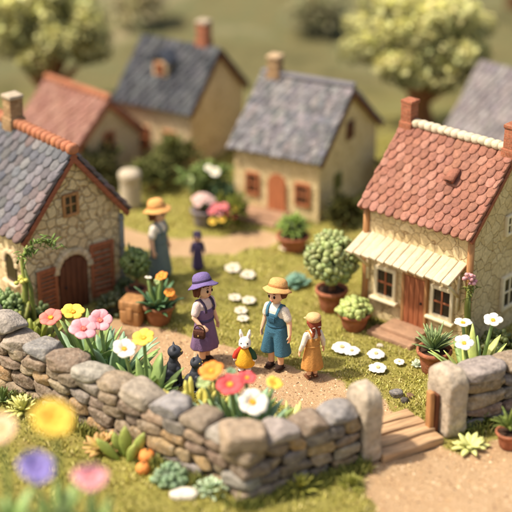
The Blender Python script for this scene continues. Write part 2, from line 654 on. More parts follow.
def ground_mat():
    m = bpy.data.materials.new('ground_sand_and_moss')
    m.use_nodes = True
    nt = m.node_tree
    N, L = nt.nodes, nt.links
    bs = N['Principled BSDF']
    bs.inputs['Roughness'].default_value = .95
    bs.inputs['Specular IOR Level'].default_value = .1
    tc = N.new('ShaderNodeTexCoord')

    def nz(scale, det=5, rough=.6):
        n = N.new('ShaderNodeTexNoise')
        n.inputs['Scale'].default_value = scale
        n.inputs['Detail'].default_value = det
        n.inputs['Roughness'].default_value = rough
        L.new(tc.outputs['Object'], n.inputs['Vector'])
        return n.outputs['Fac']

    def ramp(fac, stops):
        r = N.new('ShaderNodeValToRGB')
        L.new(fac, r.inputs['Fac'])
        e = r.color_ramp.elements
        e[0].position, e[0].color = stops[0][0], (*stops[0][1], 1)
        e[1].position, e[1].color = stops[-1][0], (*stops[-1][1], 1)
        for p, c in stops[1:-1]:
            x = e.new(p)
            x.color = (*c, 1)
        return r.outputs['Color']

    def mix(f, a, b, mode='MIX'):
        x = N.new('ShaderNodeMix')
        x.data_type = 'RGBA'
        x.blend_type = mode
        if isinstance(f, float):
            x.inputs['Factor'].default_value = f
        else:
            L.new(f, x.inputs['Factor'])
        L.new(a, x.inputs['A'])
        L.new(b, x.inputs['B'])
        return x.outputs['Result']
    sand = mix(.55, ramp(nz(1.2, 6), [(.3, lin(190, 154, 114)), (.7, lin(220, 188, 148))]), ramp(nz(42, 3, .8), [(.35, lin(150, 112, 74)), (.5, lin(208, 170, 126)), (.7, lin(240, 212, 172))]))
    gr = ramp(nz(.9, 6), [(.3, lin(172, 146, 94)), (.45, lin(166, 156, 80)), (.6, lin(174, 168, 86)), (.75, lin(198, 180, 112))])
    gr = mix(.5, gr, ramp(nz(16, 4, .8), [(.3, lin(104, 92, 48)), (.6, lin(166, 156, 82)), (.8, lin(204, 190, 120))]))
    far = ramp(nz(.22, 5), [(.34, lin(84, 84, 54)), (.48, lin(122, 114, 76)), (.56, lin(112, 112, 76)), (.68, lin(158, 144, 108))])
    sx = N.new('ShaderNodeSeparateXYZ')
    L.new(tc.outputs['Object'], sx.inputs['Vector'])
    fr = N.new('ShaderNodeMapRange')
    fr.inputs['From Min'].default_value = 40
    fr.inputs['From Max'].default_value = 50
    L.new(sx.outputs['Y'], fr.inputs['Value'])
    gr = mix(fr.outputs['Result'], gr, far)
    at = N.new('ShaderNodeAttribute')
    at.attribute_name = 'Col'
    ad = N.new('ShaderNodeMath')
    ad.operation = 'MULTIPLY_ADD'
    ad.inputs[1].default_value = .5
    L.new(nz(9, 5, .7), ad.inputs[0])
    L.new(at.outputs['Fac'], ad.inputs[2])
    th = N.new('ShaderNodeMapRange')
    th.inputs['From Min'].default_value = .62
    th.inputs['From Max'].default_value = .84
    L.new(ad.outputs['Value'], th.inputs['Value'])
    L.new(mix(th.outputs['Result'], gr, sand), bs.inputs['Base Color'])
    bp = N.new('ShaderNodeBump')
    bp.inputs['Strength'].default_value = .9
    bp.inputs['Distance'].default_value = .06
    L.new(nz(14, 8, .8), bp.inputs['Height'])
    L.new(bp.outputs['Normal'], bs.inputs['Normal'])
    return m


gme.materials.append(ground_mat())
ground = bpy.data.objects.new('ground', gme)
COL.objects.link(ground)
ground['kind'] = 'structure'


def gz(x, y):
    return float(ground_z(np.array([x]), np.array([y]))[0])


def GP(px, py):                                         # ground point with the terrain's own height
    p = G(px, py)
    return np.array([p[0], p[1], gz(p[0], p[1]) - .015])


# ------------------------------------------------------------------ houses
def superquad_tile(w, l, t, n=6):
    """slab with parallel sides, a rounded lower end (-y) and a domed top"""
    V, F = cubegrid(n)
    yr = np.interp(V[:, 1], np.linspace(-1, 1, n + 1), [-1, -.93, -.74, -.42, 0, .5, 1])
    k = np.clip((-.3 - yr) / .7, 0, 1)
    wf = np.sqrt(np.clip(1 - k ** 2.3 * .93, 0, 1))
    x = np.sign(V[:, 0]) * np.abs(V[:, 0]) ** .8
    zf = (1 - .42 * np.abs(x) ** 4) * (1 - .35 * k ** 3)
    return np.stack([x * wf * w / 2, yr * l / 2, V[:, 2] * zf * t / 2], 1), F


def add_tiles(mb, L, S, org, dvec, nvec, rows, cols, colf, t=.075, jitter=1.0, x0=0.0):
    """tiles on a slope: org = ridge corner, dvec = down the slope, nvec = outward, x runs along local x"""
    p = S / rows
    w = L / cols
    for r in range(rows):
        off = .5 if r % 2 else 0
        for c in range(cols + (1 if off else 0)):
            x = (c + .5 - off) * w
            cw = w
            if x < w * .3:
                x, cw = w * .25, w * .5
            if x > L - w * .3:
                x, cw = L - w * .25, w * .5
            s = (r + .55) * p
            V, F = superquad_tile(cw * RNG.uniform(.9, .98), p * RNG.uniform(1.45, 1.62), t * RNG.uniform(.85, 1.2))
            a = .15 + RNG.uniform(-.045, .045) * jitter
            V = V @ rz(RNG.uniform(-.1, .1) * jitter).T
            V = V + np.array([0, 0, 0])
            ca_, sa = math.cos(a), math.sin(a)
            V = np.stack([V[:, 0], V[:, 1] * ca_ + V[:, 2] * sa, -V[:, 1] * sa + V[:, 2] * ca_], 1)
            lx = np.array([1, 0, 0.])
            ly = -np.array(dvec)
            P = org + np.outer(V[:, 0] + x + x0 + RNG.uniform(-.012, .012) * jitter, lx) + np.outer(V[:, 1], ly) + np.outer(V[:, 2] + .05, nvec) + s * np.array(dvec)
            mb.add(P, F, colf(x / L, s / S))


def wall_prism(name, m, root, x0, x1, y0, y1, ridge_y, h0, h1, hr):
    """pentagonal prism, walls finely divided so the surface is slightly uneven"""
    mb = MB()

    def sheet(fn, nu, nv, nrm):
        U, W = np.meshgrid(np.linspace(0, 1, nu), np.linspace(0, 1, nv))
        P = np.array([fn(a, b) for a, b in zip(U.ravel(), W.ravel())])
        k = np.array([noise.noise(Vector(p * 2.6)) for p in P])
        edge = np.minimum(np.minimum(U, 1 - U), np.minimum(W, 1 - W)).ravel()
        P = P + np.outer(k * .018 * np.clip(edge * 8, 0, 1), nrm)
        i = (np.arange(nv - 1)[:, None] * nu + np.arange(nu - 1)[None, :]).ravel()
        mb.add(P, np.stack([i, i + 1, i + 1 + nu, i + nu], 1).tolist())
    top = lambda y: h0 + (hr - h0) * (y - y0) / (ridge_y - y0) if y < ridge_y else h1 + (hr - h1) * (y1 - y) / (y1 - ridge_y)
    sheet(lambda a, b: (x0 + (x1 - x0) * a, y0, h0 * b - .1 * (1 - b)), 24, 18, np.array([0, -1, 0]))
    sheet(lambda a, b: (x1 - (x1 - x0) * a, y1, h1 * b - .1 * (1 - b)), 12, 8, np.array([0, 1, 0]))
    for (x, n, fl) in ((x1, 1, False), (x0, -1, True)):
        def fn(a, b, x=x, fl=fl):
            y = y0 + (y1 - y0) * ((1 - a) if fl else a)
            return (x, y, top(y) * b - .1 * (1 - b))
        sheet(fn, 25, 22, np.array([n, 0, 0]))
    return mb.build(name, m, root)


def window(root, face, org, w, h, fm, mull=(1, 1), fw=.06, depth=.07, sill=None, name='window', pane=None, mm=None):
    """face 'front' (-y) or 'side' (+x); org = centre of the window on the wall plane (local)"""
    A = np.array([1, 0, 0.]) if face == 'front' else np.array([0, 1, 0.])
    O = np.array([0, -1, 0.]) if face == 'front' else np.array([1, 0, 0.])
    org = np.array(org, float)
    R = np.stack([A, O, np.array([0, 0, 1.])], 1)
    if np.linalg.det(R) < 0:
        R = np.stack([A, -O, np.array([0, 0, 1.])], 1)
    mb = MB()
    for sgn in (-1, 1):
        mb.rbox(org + A * sgn * (w / 2 - fw / 2) + O * depth * .3, (fw, depth, h), .012, R, wob=.002)
        mb.rbox(org + np.array([0, 0, sgn * (h / 2 - fw / 2)]) + O * (depth * .3 - .004), (w - fw, depth, fw), .012, R, wob=.002)
    ob = mb
    if mm:
        mb = MB()
    for i in range(mull[0]):
        x = (i + 1) / (mull[0] + 1) - .5
        mb.rbox(org + A * x * (w - fw) + O * depth * .22, (fw * .55, depth * .6, h - fw), .008, R)
    for i in range(mull[1]):
        z = (i + 1) / (mull[1] + 1) - .5
        mb.rbox(org + np.array([0, 0, z * (h - fw)]) + O * (depth * .22 - .003), (w - fw, depth * .6, fw * .55), .008, R)
    f = ob.build(name, fm, root)
    if mm:
        mb.build('glazing_bars', mm, f)
    pb = MB()
    pb.rbox(org + O * .012, (w - fw * 1.2, .02, h - fw * 1.2), .004, R)
    pb.build('pane', pane or M['dark_glass'], f)
    if sill:
        sb = MB()
        sb.rbox(org + np.array([0, 0, -h / 2 - .035]) + O * .07, (w + .14, .17, .07), .02, R, wob=.003)
        sb.build('sill', sill, f)
    return f


class House:
    pass


def house(name, label, fit, wallm, ext=0.0, group=None):
    x, y, th, L, W, he, hr, o1, o2 = fit
    h = House()
    L2 = L + ext                                        # the far end may run on beyond the measured part
    u = np.array([math.cos(th), math.sin(th)])
    b = np.array([x, y]) - u * ext
    h.root = thing(name, label, 'house', (b[0], b[1], 0), th, group)
    h.L, h.W, h.he, h.hr, h.o1, h.o2 = L2, W, he, hr, o1, o2
    h.ext = ext
    sl = (hr - he) / (W / 2)
    h.sl = sl
    h0 = he + sl * o2 - .07
    wall_prism('wall', wallm, h.root, o1, L2 - o1, o2, W - o2, W / 2, h0, h0, hr - .08)
    return h


def roof(h, rows, cols, colf, deckc, barge=None, t=.075, jitter=1.0, tile_n=5, bargew=.12):
    S = math.hypot(h.W / 2, h.hr - h.he)
    ca_, sa = (h.W / 2) / S, (h.hr - h.he) / S
    mb = MB()
    fr_d, fr_n = np.array([0, -ca_, -sa]), np.array([0, -sa, ca_])
    bk_d, bk_n = np.array([0, ca_, -sa]), np.array([0, sa, ca_])
    org = np.array([0, h.W / 2, h.hr - .09])
    for d, n in ((fr_d, fr_n), (bk_d, bk_n)):
        R = np.stack([np.array([1, 0, 0.]), -d if d is fr_d else d, n if d is fr_d else n], 1)
        if np.linalg.det(R) < 0:
            R[:, 0] *= -1
        mb.rbox(org + np.array([h.L / 2, 0, 0]) + d * (S / 2 + .01) + n * .0, (h.L - .05, S - .02, .06), .015, R, col=deckc)
        add_tiles(mb, h.L, S, org, d, n, rows, cols, colf, t, jitter)
    h.roof = mb.build('roof', M['tile'], h.root)
    if barge is not None:
        for xx in (h.L - .035, .035):
            for d, n in ((fr_d, fr_n), (bk_d, bk_n)):
                R = np.stack([np.array([1, 0, 0.]), d, n], 1)
                bb = MB()
                bb.rbox(org + np.array([xx, 0, 0]) + d * (S / 2 + .02) - n * (.05 + bargew * .3), (.075, S + .02, bargew), .015, R, wob=.003)
                bb.build('bargeboard', barge, h.roof)
    h.S = S
    return h


def chimney(h, x, size, zb, ztop, m, top=None, y=None, flue=True):
    y = h.W / 2 if y is None else y
    mb = MB()
    zm = zb + (ztop - zb) * .45
    mb.rbox((x, y, (zb + ztop) / 2), (size, size, ztop - zb), .02, wob=.006)
    mb.rbox((x, y, zb + (zm - zb) * .5), (size * 1.16, size * 1.16, zm - zb), .025, wob=.006)
    c = mb.build('chimney', m, h.root)
    tb = MB()
    tb.rbox((x, y, ztop + .03), (size * 1.12, size * 1.12, .1), .03, wob=.005)
    tb.build('chimney_cap', top or m, c)
    return c


# --- left cottage
cL = [lin(106, 105, 108), lin(94, 94, 98), lin(116, 113, 114), lin(102, 98, 99)]
pinkish = lin(132, 106, 98)


def colL(x, s):
    c = np.array(cL[RNG.integers(4)])
    k = np.clip((x - .86) * 2.6 + (s - .5) * .5 + RNG.uniform(-.25, .25), 0, .7)
    if RNG.random() < .04:
        k = max(k, .5)
    return jit(c * (1 - k) + np.array(pinkish) * k, .14)


hl = house('stone_cottage', 'stone cottage with blue grey scalloped roof, orange ridge and open wooden shutters', (-6.98, 32.987, -.87, 2.649, 3.009, 2.217, 4.017, .186, .169), M['left_wall'], ext=1.6)
roof(hl, 9, 15, colL, lin(54, 48, 46), M['wood_barge'], t=.1)
mb = MB()
nseg = 21
for i in range(nseg):
    x = -.02 + (hl.L + .06) * (i + .5) / nseg
    w = (hl.L + .06) / nseg
    V, F = cubegrid(5)
    d = V / np.linalg.norm(V, axis=1)[:, None]
    P = np.sign(d) * np.abs(d) ** .8
    P = P * np.array([w * .56, .155, .135])
    mb.add(P + np.array([x, hl.W / 2, hl.hr + .0]), F, jit(lin(172, 112, 80), .1))
mb.build('ridge_cap', M['cap'], hl.roof)
# chimney beyond the measured ridge
chimney(hl, hl.ext + .12, .36, hl.hr - .25, hl.hr + .62, M['brick_tan'], M['pale_cap'])
XS = hl.L - hl.o1                                       # plane of the gable wall
# arched door: panel, arch of stone, shutters
yc, dw, dh = 1.42, .40, 1.0
prof = [(yc - dw, 0.0), (yc - dw, dh)] + [(yc + dw * math.cos(a), dh + dw * .95 * math.sin(a)) for a in np.linspace(math.pi, 0, 14)[1:-1]] + [(yc + dw, dh), (yc + dw, 0.0)]


def extrude_yz(mb, prof, x0, x1, col=(.5, .5, .5)):
    k = len(prof)
    V = [(x0, y, z) for y, z in prof] + [(x1, y, z) for y, z in prof]
    F = [tuple(range(k))[::-1], tuple(range(k, 2 * k))] + [(i, (i + 1) % k, k + (i + 1) % k, k + i) for i in range(k)]
    mb.add(V, F, col)


mb = MB()
extrude_yz(mb, prof, XS - .02, XS + .035)
door = mb.build('door', M['wood_dark'], hl.root, smooth=False)
mb = MB()
for k in range(5):
    y = yc - dw + (k + .5) * dw * .4
    top = dh + dw * .9 * math.sqrt(max(0, 1 - ((y - yc) / dw) ** 2)) - .03
    mb.rbox((XS + .045, y, top / 2), (.03, dw * .37, top), .01, wob=.002)
mb.build('door_board', M['wood_dark'], door)
mb = MB()
mb.ell((XS + .085, yc - dw * .62, .62), (.03, .035, .035))
mb.build('handle', M['iron'], door)
mb = MB()
A = np.linspace(math.pi, 0, 11)
for k in range(10):
    a = (A[k] + A[k + 1]) / 2
    c = (XS + .03, yc + (dw + .075) * math.cos(a), dh + (dw + .07) * math.sin(a))
    mb.stone(c, (.065, .085, .082), rx(a - math.pi / 2), e=5, amp=.02, cuts=1, n=5, col=jit(lin(206, 184, 146), .08))
for k in range(0):
    pass
mb.build('door_arch', M['stone'], hl.root)


def shutter(y0, y1, z0, z1, tilt, plane, root, slats=True):
    mb = MB()
    w, hh = y1 - y0, z1 - z0
    c = np.array([plane, (y0 + y1) / 2, (z0 + z1) / 2])
    for s in (-1, 1):
        mb.rbox((0, s * (w / 2 - .045), 0), (.055, .09, hh), .012, wob=.003)
        mb.rbox((0, 0, s * (hh / 2 - .05)), (.053, w - .15, .1), .012, wob=.003)
    mb.rbox((0, 0, 0), (.052, w - .15, .08), .012)
    ns = 9
    for k in range(ns):
        z = -hh / 2 + .1 + (hh - .2) * (k + .5) / ns
        mb.rbox((0, 0, z), (.03, w - .17, (hh - .2) / ns * .8), .008, ry(.5))
    V = np.concatenate(mb.V)
    mb.V = [V @ rz(tilt).T + c]
    mb.build('shutter', M['wood_red'], root)


shutter(.40, .97, .12, 1.24, .06, XS + .07, hl.root)
shutter(1.9, 2.55, .12, 1.5, -.05, XS + .07, hl.root)
window(hl.root, 'side', (XS + .005, 1.45, 2.64), .44, .56, M['wood_post'], fw=.075)
# arched window on the lit eave wall
mb = MB()
wx = 2.45 + 1.0
pr = [(-.22, 0), (-.22, .5)] + [(.22 * math.cos(a), .5 + .22 * math.sin(a)) for a in np.linspace(math.pi, 0, 10)[1:-1]] + [(.22, .5), (.22, 0)]
V = [(wx + a, hl.o2 - .03, .85 + z) for a, z in pr] + [(wx + a, hl.o2 + .02, .85 + z) for a, z in pr]
k = len(pr)
mb.add(V, [tuple(range(k)), tuple(range(k, 2 * k))[::-1]] + [((i + 1) % k, i, k + i, k + (i + 1) % k) for i in range(k)])
wn = mb.build('arched_window', M['dark_glass'], hl.root, smooth=False)
mb = MB()
for a in np.linspace(math.pi, 0, 8):
    mb.stone((wx + .27 * math.cos(a), hl.o2 - .02, 1.35 + .27 * math.sin(a)), (.07, .06, .065), ry(math.pi / 2 - a), e=5, amp=.02, cuts=0, n=4, col=jit(lin(226, 200, 160), .06))
mb.build('frame', M['stone'], wn)
mb = MB()
mb.rbox((wx, hl.o2 - .05, .82), (.62, .14, .08), .02, col=lin(226, 200, 160))
mb.build('sill', M['stone'], wn)
# drain pipe on the right hand corner of the gable
mb = MB()
yy = hl.W - hl.o2 + .0
mb.loft([(XS + .03, yy, 0), (XS + .03, yy, .7), (XS + .03, yy, 1.4), (XS + .03, yy, 2.05)], .06, seg=10)
for z in (.5, 1.2, 1.9):
    mb.loft([(XS + .03, yy, z), (XS + .03, yy, z + .06)], .075, seg=10)
mb.build('drain_pipe', M['lead'], hl.root)

# --- right cottage
cR = [lin(154, 106, 86), lin(144, 97, 79), lin(163, 116, 97), lin(150, 103, 85)]
hr_ = house('pink_roofed_cottage', 'cream stone cottage with pink clay tile roof and slatted cream awning', (2.344, 31.671, -.729, 3.093, 3.078, 2.854, 4.404, .111, .193), M['right_wall'])
roof(hr_, 10, 14, lambda x, s: jit(cR[RNG.integers(4)], .09), lin(104, 62, 48), M['wood_barge'], t=.085, bargew=.1)
mb = MB()
for i in range(14):
    x = .42 + (hr_.L - .75) * i / 13
    mb.stone((x, hr_.W / 2, hr_.hr + .03), (.12, .13, .1), e=2.6, amp=.03, cuts=2, n=5, col=jit(lin(208, 194, 164), .08), cut=(.7, .95))
mb.build('ridge_cap', M['cap'], hr_.roof)
_S = math.hypot(hr_.W / 2, hr_.hr - hr_.he)
_c, _s = (hr_.W / 2) / _S, (hr_.hr - hr_.he) / _S
_R = np.stack([np.array([1, 0, 0.]), np.array([0, _c, _s]), np.array([0, -_s, _c])], 1)
_p = np.array([1.98, hr_.W / 2, hr_.hr]) + np.array([0, -_c, -_s]) * _S * .46 + np.array([0, -_s, _c]) * .05
mb = MB()
mb.loft([_p + _R @ np.array(q) for q in ((-.02, .2, -.02), (0, .12, .05), (.0, 0, .09), (.0, -.16, .1))], [.1, .13, .14, .14], [.04, .06, .08, .085], up=_R[:, 2], seg=14, col=lin(150, 98, 78))
vt = mb.build('vent_tile', M['tile'], hr_.roof)
mb = MB()
mb.ell(_p + _R @ np.array((0, -.155, .1)), (.105, .012, .055), _R, n=4)
mb.build('vent_opening', M['dark_glass'], hr_.roof)
chimney(hr_, .2, .3, hr_.hr - .3, hr_.hr + .48, M['brick_red'])
chimney(hr_, hr_.L - .12, .3, hr_.hr - .3, hr_.hr + .52, M['brick_red'])
YF = hr_.o2
# door
mb = MB()
mb.rbox((1.56, YF - .02, .78), (.56, .07, 1.2), .01)
d = mb.build('door', M['wood_red'], hr_.root)
mb = MB()
for k in range(4):
    mb.rbox((1.56 - .21 + k * .14, YF - .06, .78), (.128, .025, 1.18), .008, wob=.002)
mb.build('door_board', M['wood_red'], d)
mb = MB()
mb.ell((1.76, YF - .095, .8), (.03, .03, .03))
mb.build('handle', M['iron'], d)
mb = MB()
for s in (-1, 1):
    mb.rbox((1.56 + s * .315, YF - .035, .78), (.075, .11, 1.26), .012, wob=.003)
mb.rbox((1.56, YF - .032, 1.43), (.7, .11, .08), .012)
mb.build('door_frame', M['wood_post'], hr_.root)
window(hr_.root, 'front', (.72, YF - .012, .98), .62, .78, M['cream'], mull=(1, 1), fw=.085, depth=.09, sill=M['cream'], mm=M['wood_red'])
window(hr_.root, 'front', (2.3, YF - .012, .98), .62, .78, M['cream'], mull=(1, 1), fw=.085, depth=.09, sill=M['cream'], mm=M['wood_red'])
window(hr_.root, 'side', (hr_.L - hr_.o1 + .012, 1.78, .94), .66, .86, M['cream'], fw=.085, depth=.09)
window(hr_.root, 'side', (hr_.L - hr_.o1 + .012, 1.66, 2.62), .42, .5, M['cream'], fw=.07, depth=.08)
# wooden posts on the two front corners
for xx in (hr_.o1, hr_.L - hr_.o1):
    mb = MB()
    mb.loft([(xx, YF - .03, -.05), (xx + .01, YF - .03, .9), (xx - .005, YF - .03, 1.9), (xx, YF - .03, hr_.he + .1)], [.085, .075, .078, .075], seg=12)
    mb.build('corner_post', M['wood_post'], hr_.root)
# awning of overlapping slats on a rail and two brackets
mb = MB()
ns = 13
a0, a1 = np.array([0, YF, 2.08]), np.array([0, -.48, 1.80])
dd = a1 - a0
Ls = np.linalg.norm(dd)
ang = math.atan2(dd[2], -dd[1])
for k in range(ns):
    x = .02 + 2.86 * (k + .5) / ns
    mb.rbox((0, 0, 0), (2.86 / ns * RNG.uniform(.84, .92), Ls * RNG.uniform(1.0, 1.06), .075), .02, wob=.004)
    V = mb.V[-1] @ (rx(-ang + RNG.uniform(-.02, .02)) @ ry(.2)).T
    mb.V[-1] = V + (a0 + a1) / 2 + np.array([x, RNG.uniform(-.012, .012), .012])
aw = mb.build('awning', M['wood_white'], hr_.root)
mb = MB()
mb.rbox((1.45, -.36, 1.775), (2.8, .06, .07), .012)
mb.rbox((1.45, YF - .04, 1.985), (2.8, .07, .08), .012)
mb.build('awning_rail', M['wood_post'], aw)
for xx in (.2, 2.72):
    mb = MB()
    mb.loft([(xx, -.33, 1.74), (xx, -.1, 1.52), (xx, YF - .03, 1.25)], .04, .04, seg=8)
    mb.loft([(xx, YF - .045, 1.95), (xx, YF - .045, 1.5), (xx, YF - .045, .95)], .04, .04, seg=8)
    mb.build('bracket', M['cream'], aw)
# door step
M['slab'] = mat('step_slab', lin(160, 126, 98), rough=.85, var=.25, scale=4, bump=.4, bscale=18)
mb = MB()
mb.rbox((1.5, -.12, .09), (1.0, .56, .2), .03, wob=.006)
mb.rbox((1.42, -.42, .03), (1.25, .42, .14), .03, wob=.006)
mb.build('door_step', M['slab'], hr_.root)

# --- cottage in the middle distance
cB = [lin(124, 121, 120), lin(112, 110, 111), lin(136, 131, 128), lin(104, 102, 102)]
hb = house('grey_roofed_cottage', 'blurred tan cottage with grey slate roof, red brown door and front steps', (-.783, 38.4, -.508, 2.87, 3.9, 1.821, 3.362, .145, .139), M['right_wall'])
roof(hb, 10, 14, lambda x, s: jit(cB[RNG.integers(4)], .14), lin(60, 55, 52), M['wood_dark'], t=.09)
chimney(hb, .42, .34, hb.hr - .3, hb.hr + .46, M['brick_tan'], mat('cream_chimney', lin(188, 160, 124), var=.15))
mb = MB()
mb.rbox((hb.L / 2, hb.W / 2, hb.hr + .02), (hb.L, .22, .12), .05, wob=.006, col=lin(120, 116, 118))
mb.build('ridge_cap', M['cap'], hb.roof)
M['wood_orange'] = woodmat('orange_brown_wood', lin(176, 108, 70))
mb = MB()
YB = hb.o2
w2, hh2 = .27, .84
pr = [(-w2, 0), (-w2, hh2)] + [(w2 * math.cos(a), hh2 + w2 * math.sin(a)) for a in np.linspace(math.pi, 0, 10)[1:-1]] + [(w2, hh2), (w2, 0)]
k = len(pr)
V = [(1.48 + a, YB - .06, .08 + z) for a, z in pr] + [(1.48 + a, YB + .02, .08 + z) for a, z in pr]
mb.add(V, [tuple(range(k)), tuple(range(k, 2 * k))[::-1]] + [((i + 1) % k, i, k + i, k + (i + 1) % k) for i in range(k)])
mb.build('door', M['wood_orange'], hb.root, smooth=False)
window(hb.root, 'front', (.72, YB - .012, .78), .42, .66, M['wood_orange'], fw=.07)
window(hb.root, 'front', (2.26, YB - .012, .74), .46, .66, M['wood_orange'], fw=.07)
XB = hb.L - hb.o1
window(hb.root, 'side', (XB + .012, 1.95, 2.1), .4, .52, M['wood_dark'], fw=.06)
window(hb.root, 'side', (XB + .012, 1.25, .85), .4, .46, mat('green_frame', lin(120, 120, 60)), fw=.06)
mb = MB()
mb.rbox((1.25, -.1, .07), (1.3, .5, .16), .03, wob=.005)
mb.rbox((1.05, -.5, .02), (1.6, .5, .12), .03, wob=.005)
mb.build('door_step', M['slab'], hb.root)

# --- dark roofed house far back
cD = [lin(72, 73, 76), lin(62, 63, 66), lin(84, 85, 86)]
hd = house('dark_roofed_house', 'blurred house with dark slate roof, small dormer and red chimney', (-4.269, 42.475, -.538, 2.809, 3.273, 1.835, 3.37, .146, .153), M['far_wall'])
roof(hd, 9, 12, lambda x, s: jit(cD[RNG.integers(3)], .1), lin(50, 48, 48), M['wood_dark'], t=.07)
chimney(hd, 2.15, .34, hd.hr - .3, hd.hr + .62, M['brick_red'], M['pale_cap'], y=hd.W / 2 + .1)
mb = MB()
mb.rbox((1.28, .92, 2.72), (.5, .5, .5), .02)
dm = mb.build('dormer', M['far_wall'], hd.root)
mb = MB()
for s in (-1, 1):
    R = ry(s * .75)
    mb.rbox((1.28 + s * .17, .96, 3.06), (.48, .7, .07), .02, R, col=lin(70, 74, 82))
mb.build('dormer_roof', M['tile'], dm)
window(hd.root, 'front', (1.28, .66, 2.74), .28, .34, M['wood_orange'], fw=.05)
for xx in (1.0, 1.95):
    window(hd.root, 'front', (xx, hd.o2 - .012, .75), .46, .66, M['wood_orange'], fw=.07)

# --- low pink roofed cottage
hp = house('low_pink_cottage', 'blurred low cottage with dusty pink roof behind the stone cottage', (-7.1, 41.6, -.783, 2.892, 2.6, 1.25, 2.45, .129, .126), M['far_wall'])
cP = [lin(144, 104, 90), lin(136, 96, 82), lin(152, 114, 98)]
roof(hp, 8, 12, lambda x, s: jit(cP[RNG.integers(3)], .08), lin(150, 92, 70), woodmat('orange_barge', lin(160, 98, 66), axis=1), t=.07)
mb = MB()
for i in range(14):
    mb.ell((hp.L * (i + .5) / 14, hp.W / 2, hp.hr + .02), (.13, .13, .11), col=jit(lin(172, 112, 80), .08))
mb.build('ridge_cap', M['cap'], hp.roof)
window(hp.root, 'side', (hp.L - hp.o1 + .012, 1.3, 1.2), .4, .46, M['wood_orange'], fw=.06)

# --- far right house: mostly roof in view
hf = house('grey_roofed_house', 'blurred house with plain grey roof behind the pink tiled cottage', (5.3, 41.2, -.785, 2.9, 3.6, 1.0, 3.0, .15, .15), M['far_wall'])
cF = [lin(132, 124, 122), lin(120, 114, 114), lin(146, 138, 134)]
roof(hf, 10, 14, lambda x, s: jit(cF[RNG.integers(3)], .1), lin(70, 64, 60), M['wood_dark'], t=.07)
window(hf.root, 'front', (1.4, hf.o2 - .012, .55), .4, .5, M['wood_orange'], fw=.06)

# ------------------------------------------------------------------ dry stone walls and gate posts
STN = [lin(136, 119, 98), lin(146, 129, 106), lin(124, 108, 92), lin(138, 130, 119), lin(152, 130, 100), lin(158, 130, 94), lin(120, 111, 102), lin(132, 113, 93)]
CAPC = [lin(152, 143, 131), lin(136, 120, 100), lin(140, 136, 131), lin(156, 144, 128), lin(142, 126, 105)]
Cc = np.array([-.21, 23.7])
E1 = np.array([-.766, .642])                            # to the left, away
E2 = np.array([.868, .497])                             # to the right, away
WT = .66


def stone_run(mb, A, dirv, inward, length, rows, hcourse, ends=(0, 0), lens=(.36, .72), th=WT):
    ang = math.atan2(dirv[1], dirv[0])
    z = -.05
    for r in range(rows):
        hh = hcourse * RNG.uniform(.9, 1.12)
        t = -RNG.uniform(0, .2) if ends[0] == 0 else ends[0]
        while t < length:
            l = RNG.uniform(*lens)
            if length - t - l < .22:
                l = length - t
            # two stones through the thickness of the wall now and then
            for (c0, w0) in ((.27, .54), (.74, .52)):
                sp = RNG.uniform(-.02, .03)
                hs = hh * RNG.uniform(.93, 1.03)
                c = A + dirv * (t + l / 2) + inward * (th * c0 - sp * (1 if c0 < .5 else -1))
                two = l > .6 and RNG.random() < .07
                parts_ = [(z + hs / 2, hs)] if not two else [(z + hs * .26, hs * .5), (z + hs * .76, hs * .5)]
                for zc, h2 in parts_:
                    mb.stone((c[0], c[1], zc), (l * .51, th * w0 * .54, h2 * .53), rz(ang + RNG.uniform(-.05, .05)) @ ry(RNG.uniform(-.05, .05)) @ rx(RNG.uniform(-.04, .04)),
                             e=RNG.uniform(4.5, 7.5), amp=.03, cuts=10, n=10, cut=(.7, .93), col=jit(STN[RNG.integers(len(STN))], .16))
            t += l
        z += hh
    return z


def cap_run(mb, A, dirv, inward, length, z, first=None, lens=(.52, .84), th=WT, hh=.28):
    ang = math.atan2(dirv[1], dirv[0])
    t = 0.0
    k = 0
    while t < length - .15:
        l = RNG.uniform(*lens)
        if length - t - l < .35:
            l = length - t
        c = A + dirv * (t + l / 2) + inward * th * .5
        h2 = hh * RNG.uniform(.85, 1.15)
        mb.stone((c[0], c[1], z + h2 * .42), (l * .53, th * .56, h2 * .55), rz(ang + RNG.uniform(-.08, .08)) @ ry(RNG.uniform(-.05, .05)) @ rx(RNG.uniform(-.05, .05)),
                 e=RNG.uniform(4.0, 6.0), amp=.03, cuts=11, n=11, col=jit(CAPC[k % 5], .1), cut=(.68, .92))
        t += l
        k += 1


N1 = np.array([.642, .766])                             # into the yard from the left leg
N2 = np.array([-.497, .868])                            # into the yard from the right leg
w1 = thing('stone_wall', 'dry stone wall with rounded coping turning a corner before the flower bed', 'wall', (0, 0, 0))
mb = MB()
core = MB()
ztop = stone_run(mb, Cc + E1 * .5, E1, N1, 9.4, 4, .268)
L2 = 2.6
stone_run(mb, Cc + E2 * .5, E2, N2, L2 - .5, 4, .268)
zq = -.05
for k in range(4):                                      # squared blocks stacked at the corner
    hq = .268 + RNG.uniform(-.01, .01)
    dv, nn_ = (E1, N1) if k % 2 else (E2, N2)
    lq = RNG.uniform(.62, .74)
    cq = Cc + dv * (lq * .5 - .06) + nn_ * (.27 if k % 2 else .25)
    mb.stone((cq[0], cq[1] - .03, zq + hq / 2), (lq * .52, .3, hq * .53), rz(math.atan2(dv[1], dv[0])), e=6.5, amp=.02, cuts=4, n=9, col=jit(STN[(k * 3) % 4], .1), cut=(.8, .95))
    zq += hq
mb.build('stonework', M['stone'], w1)
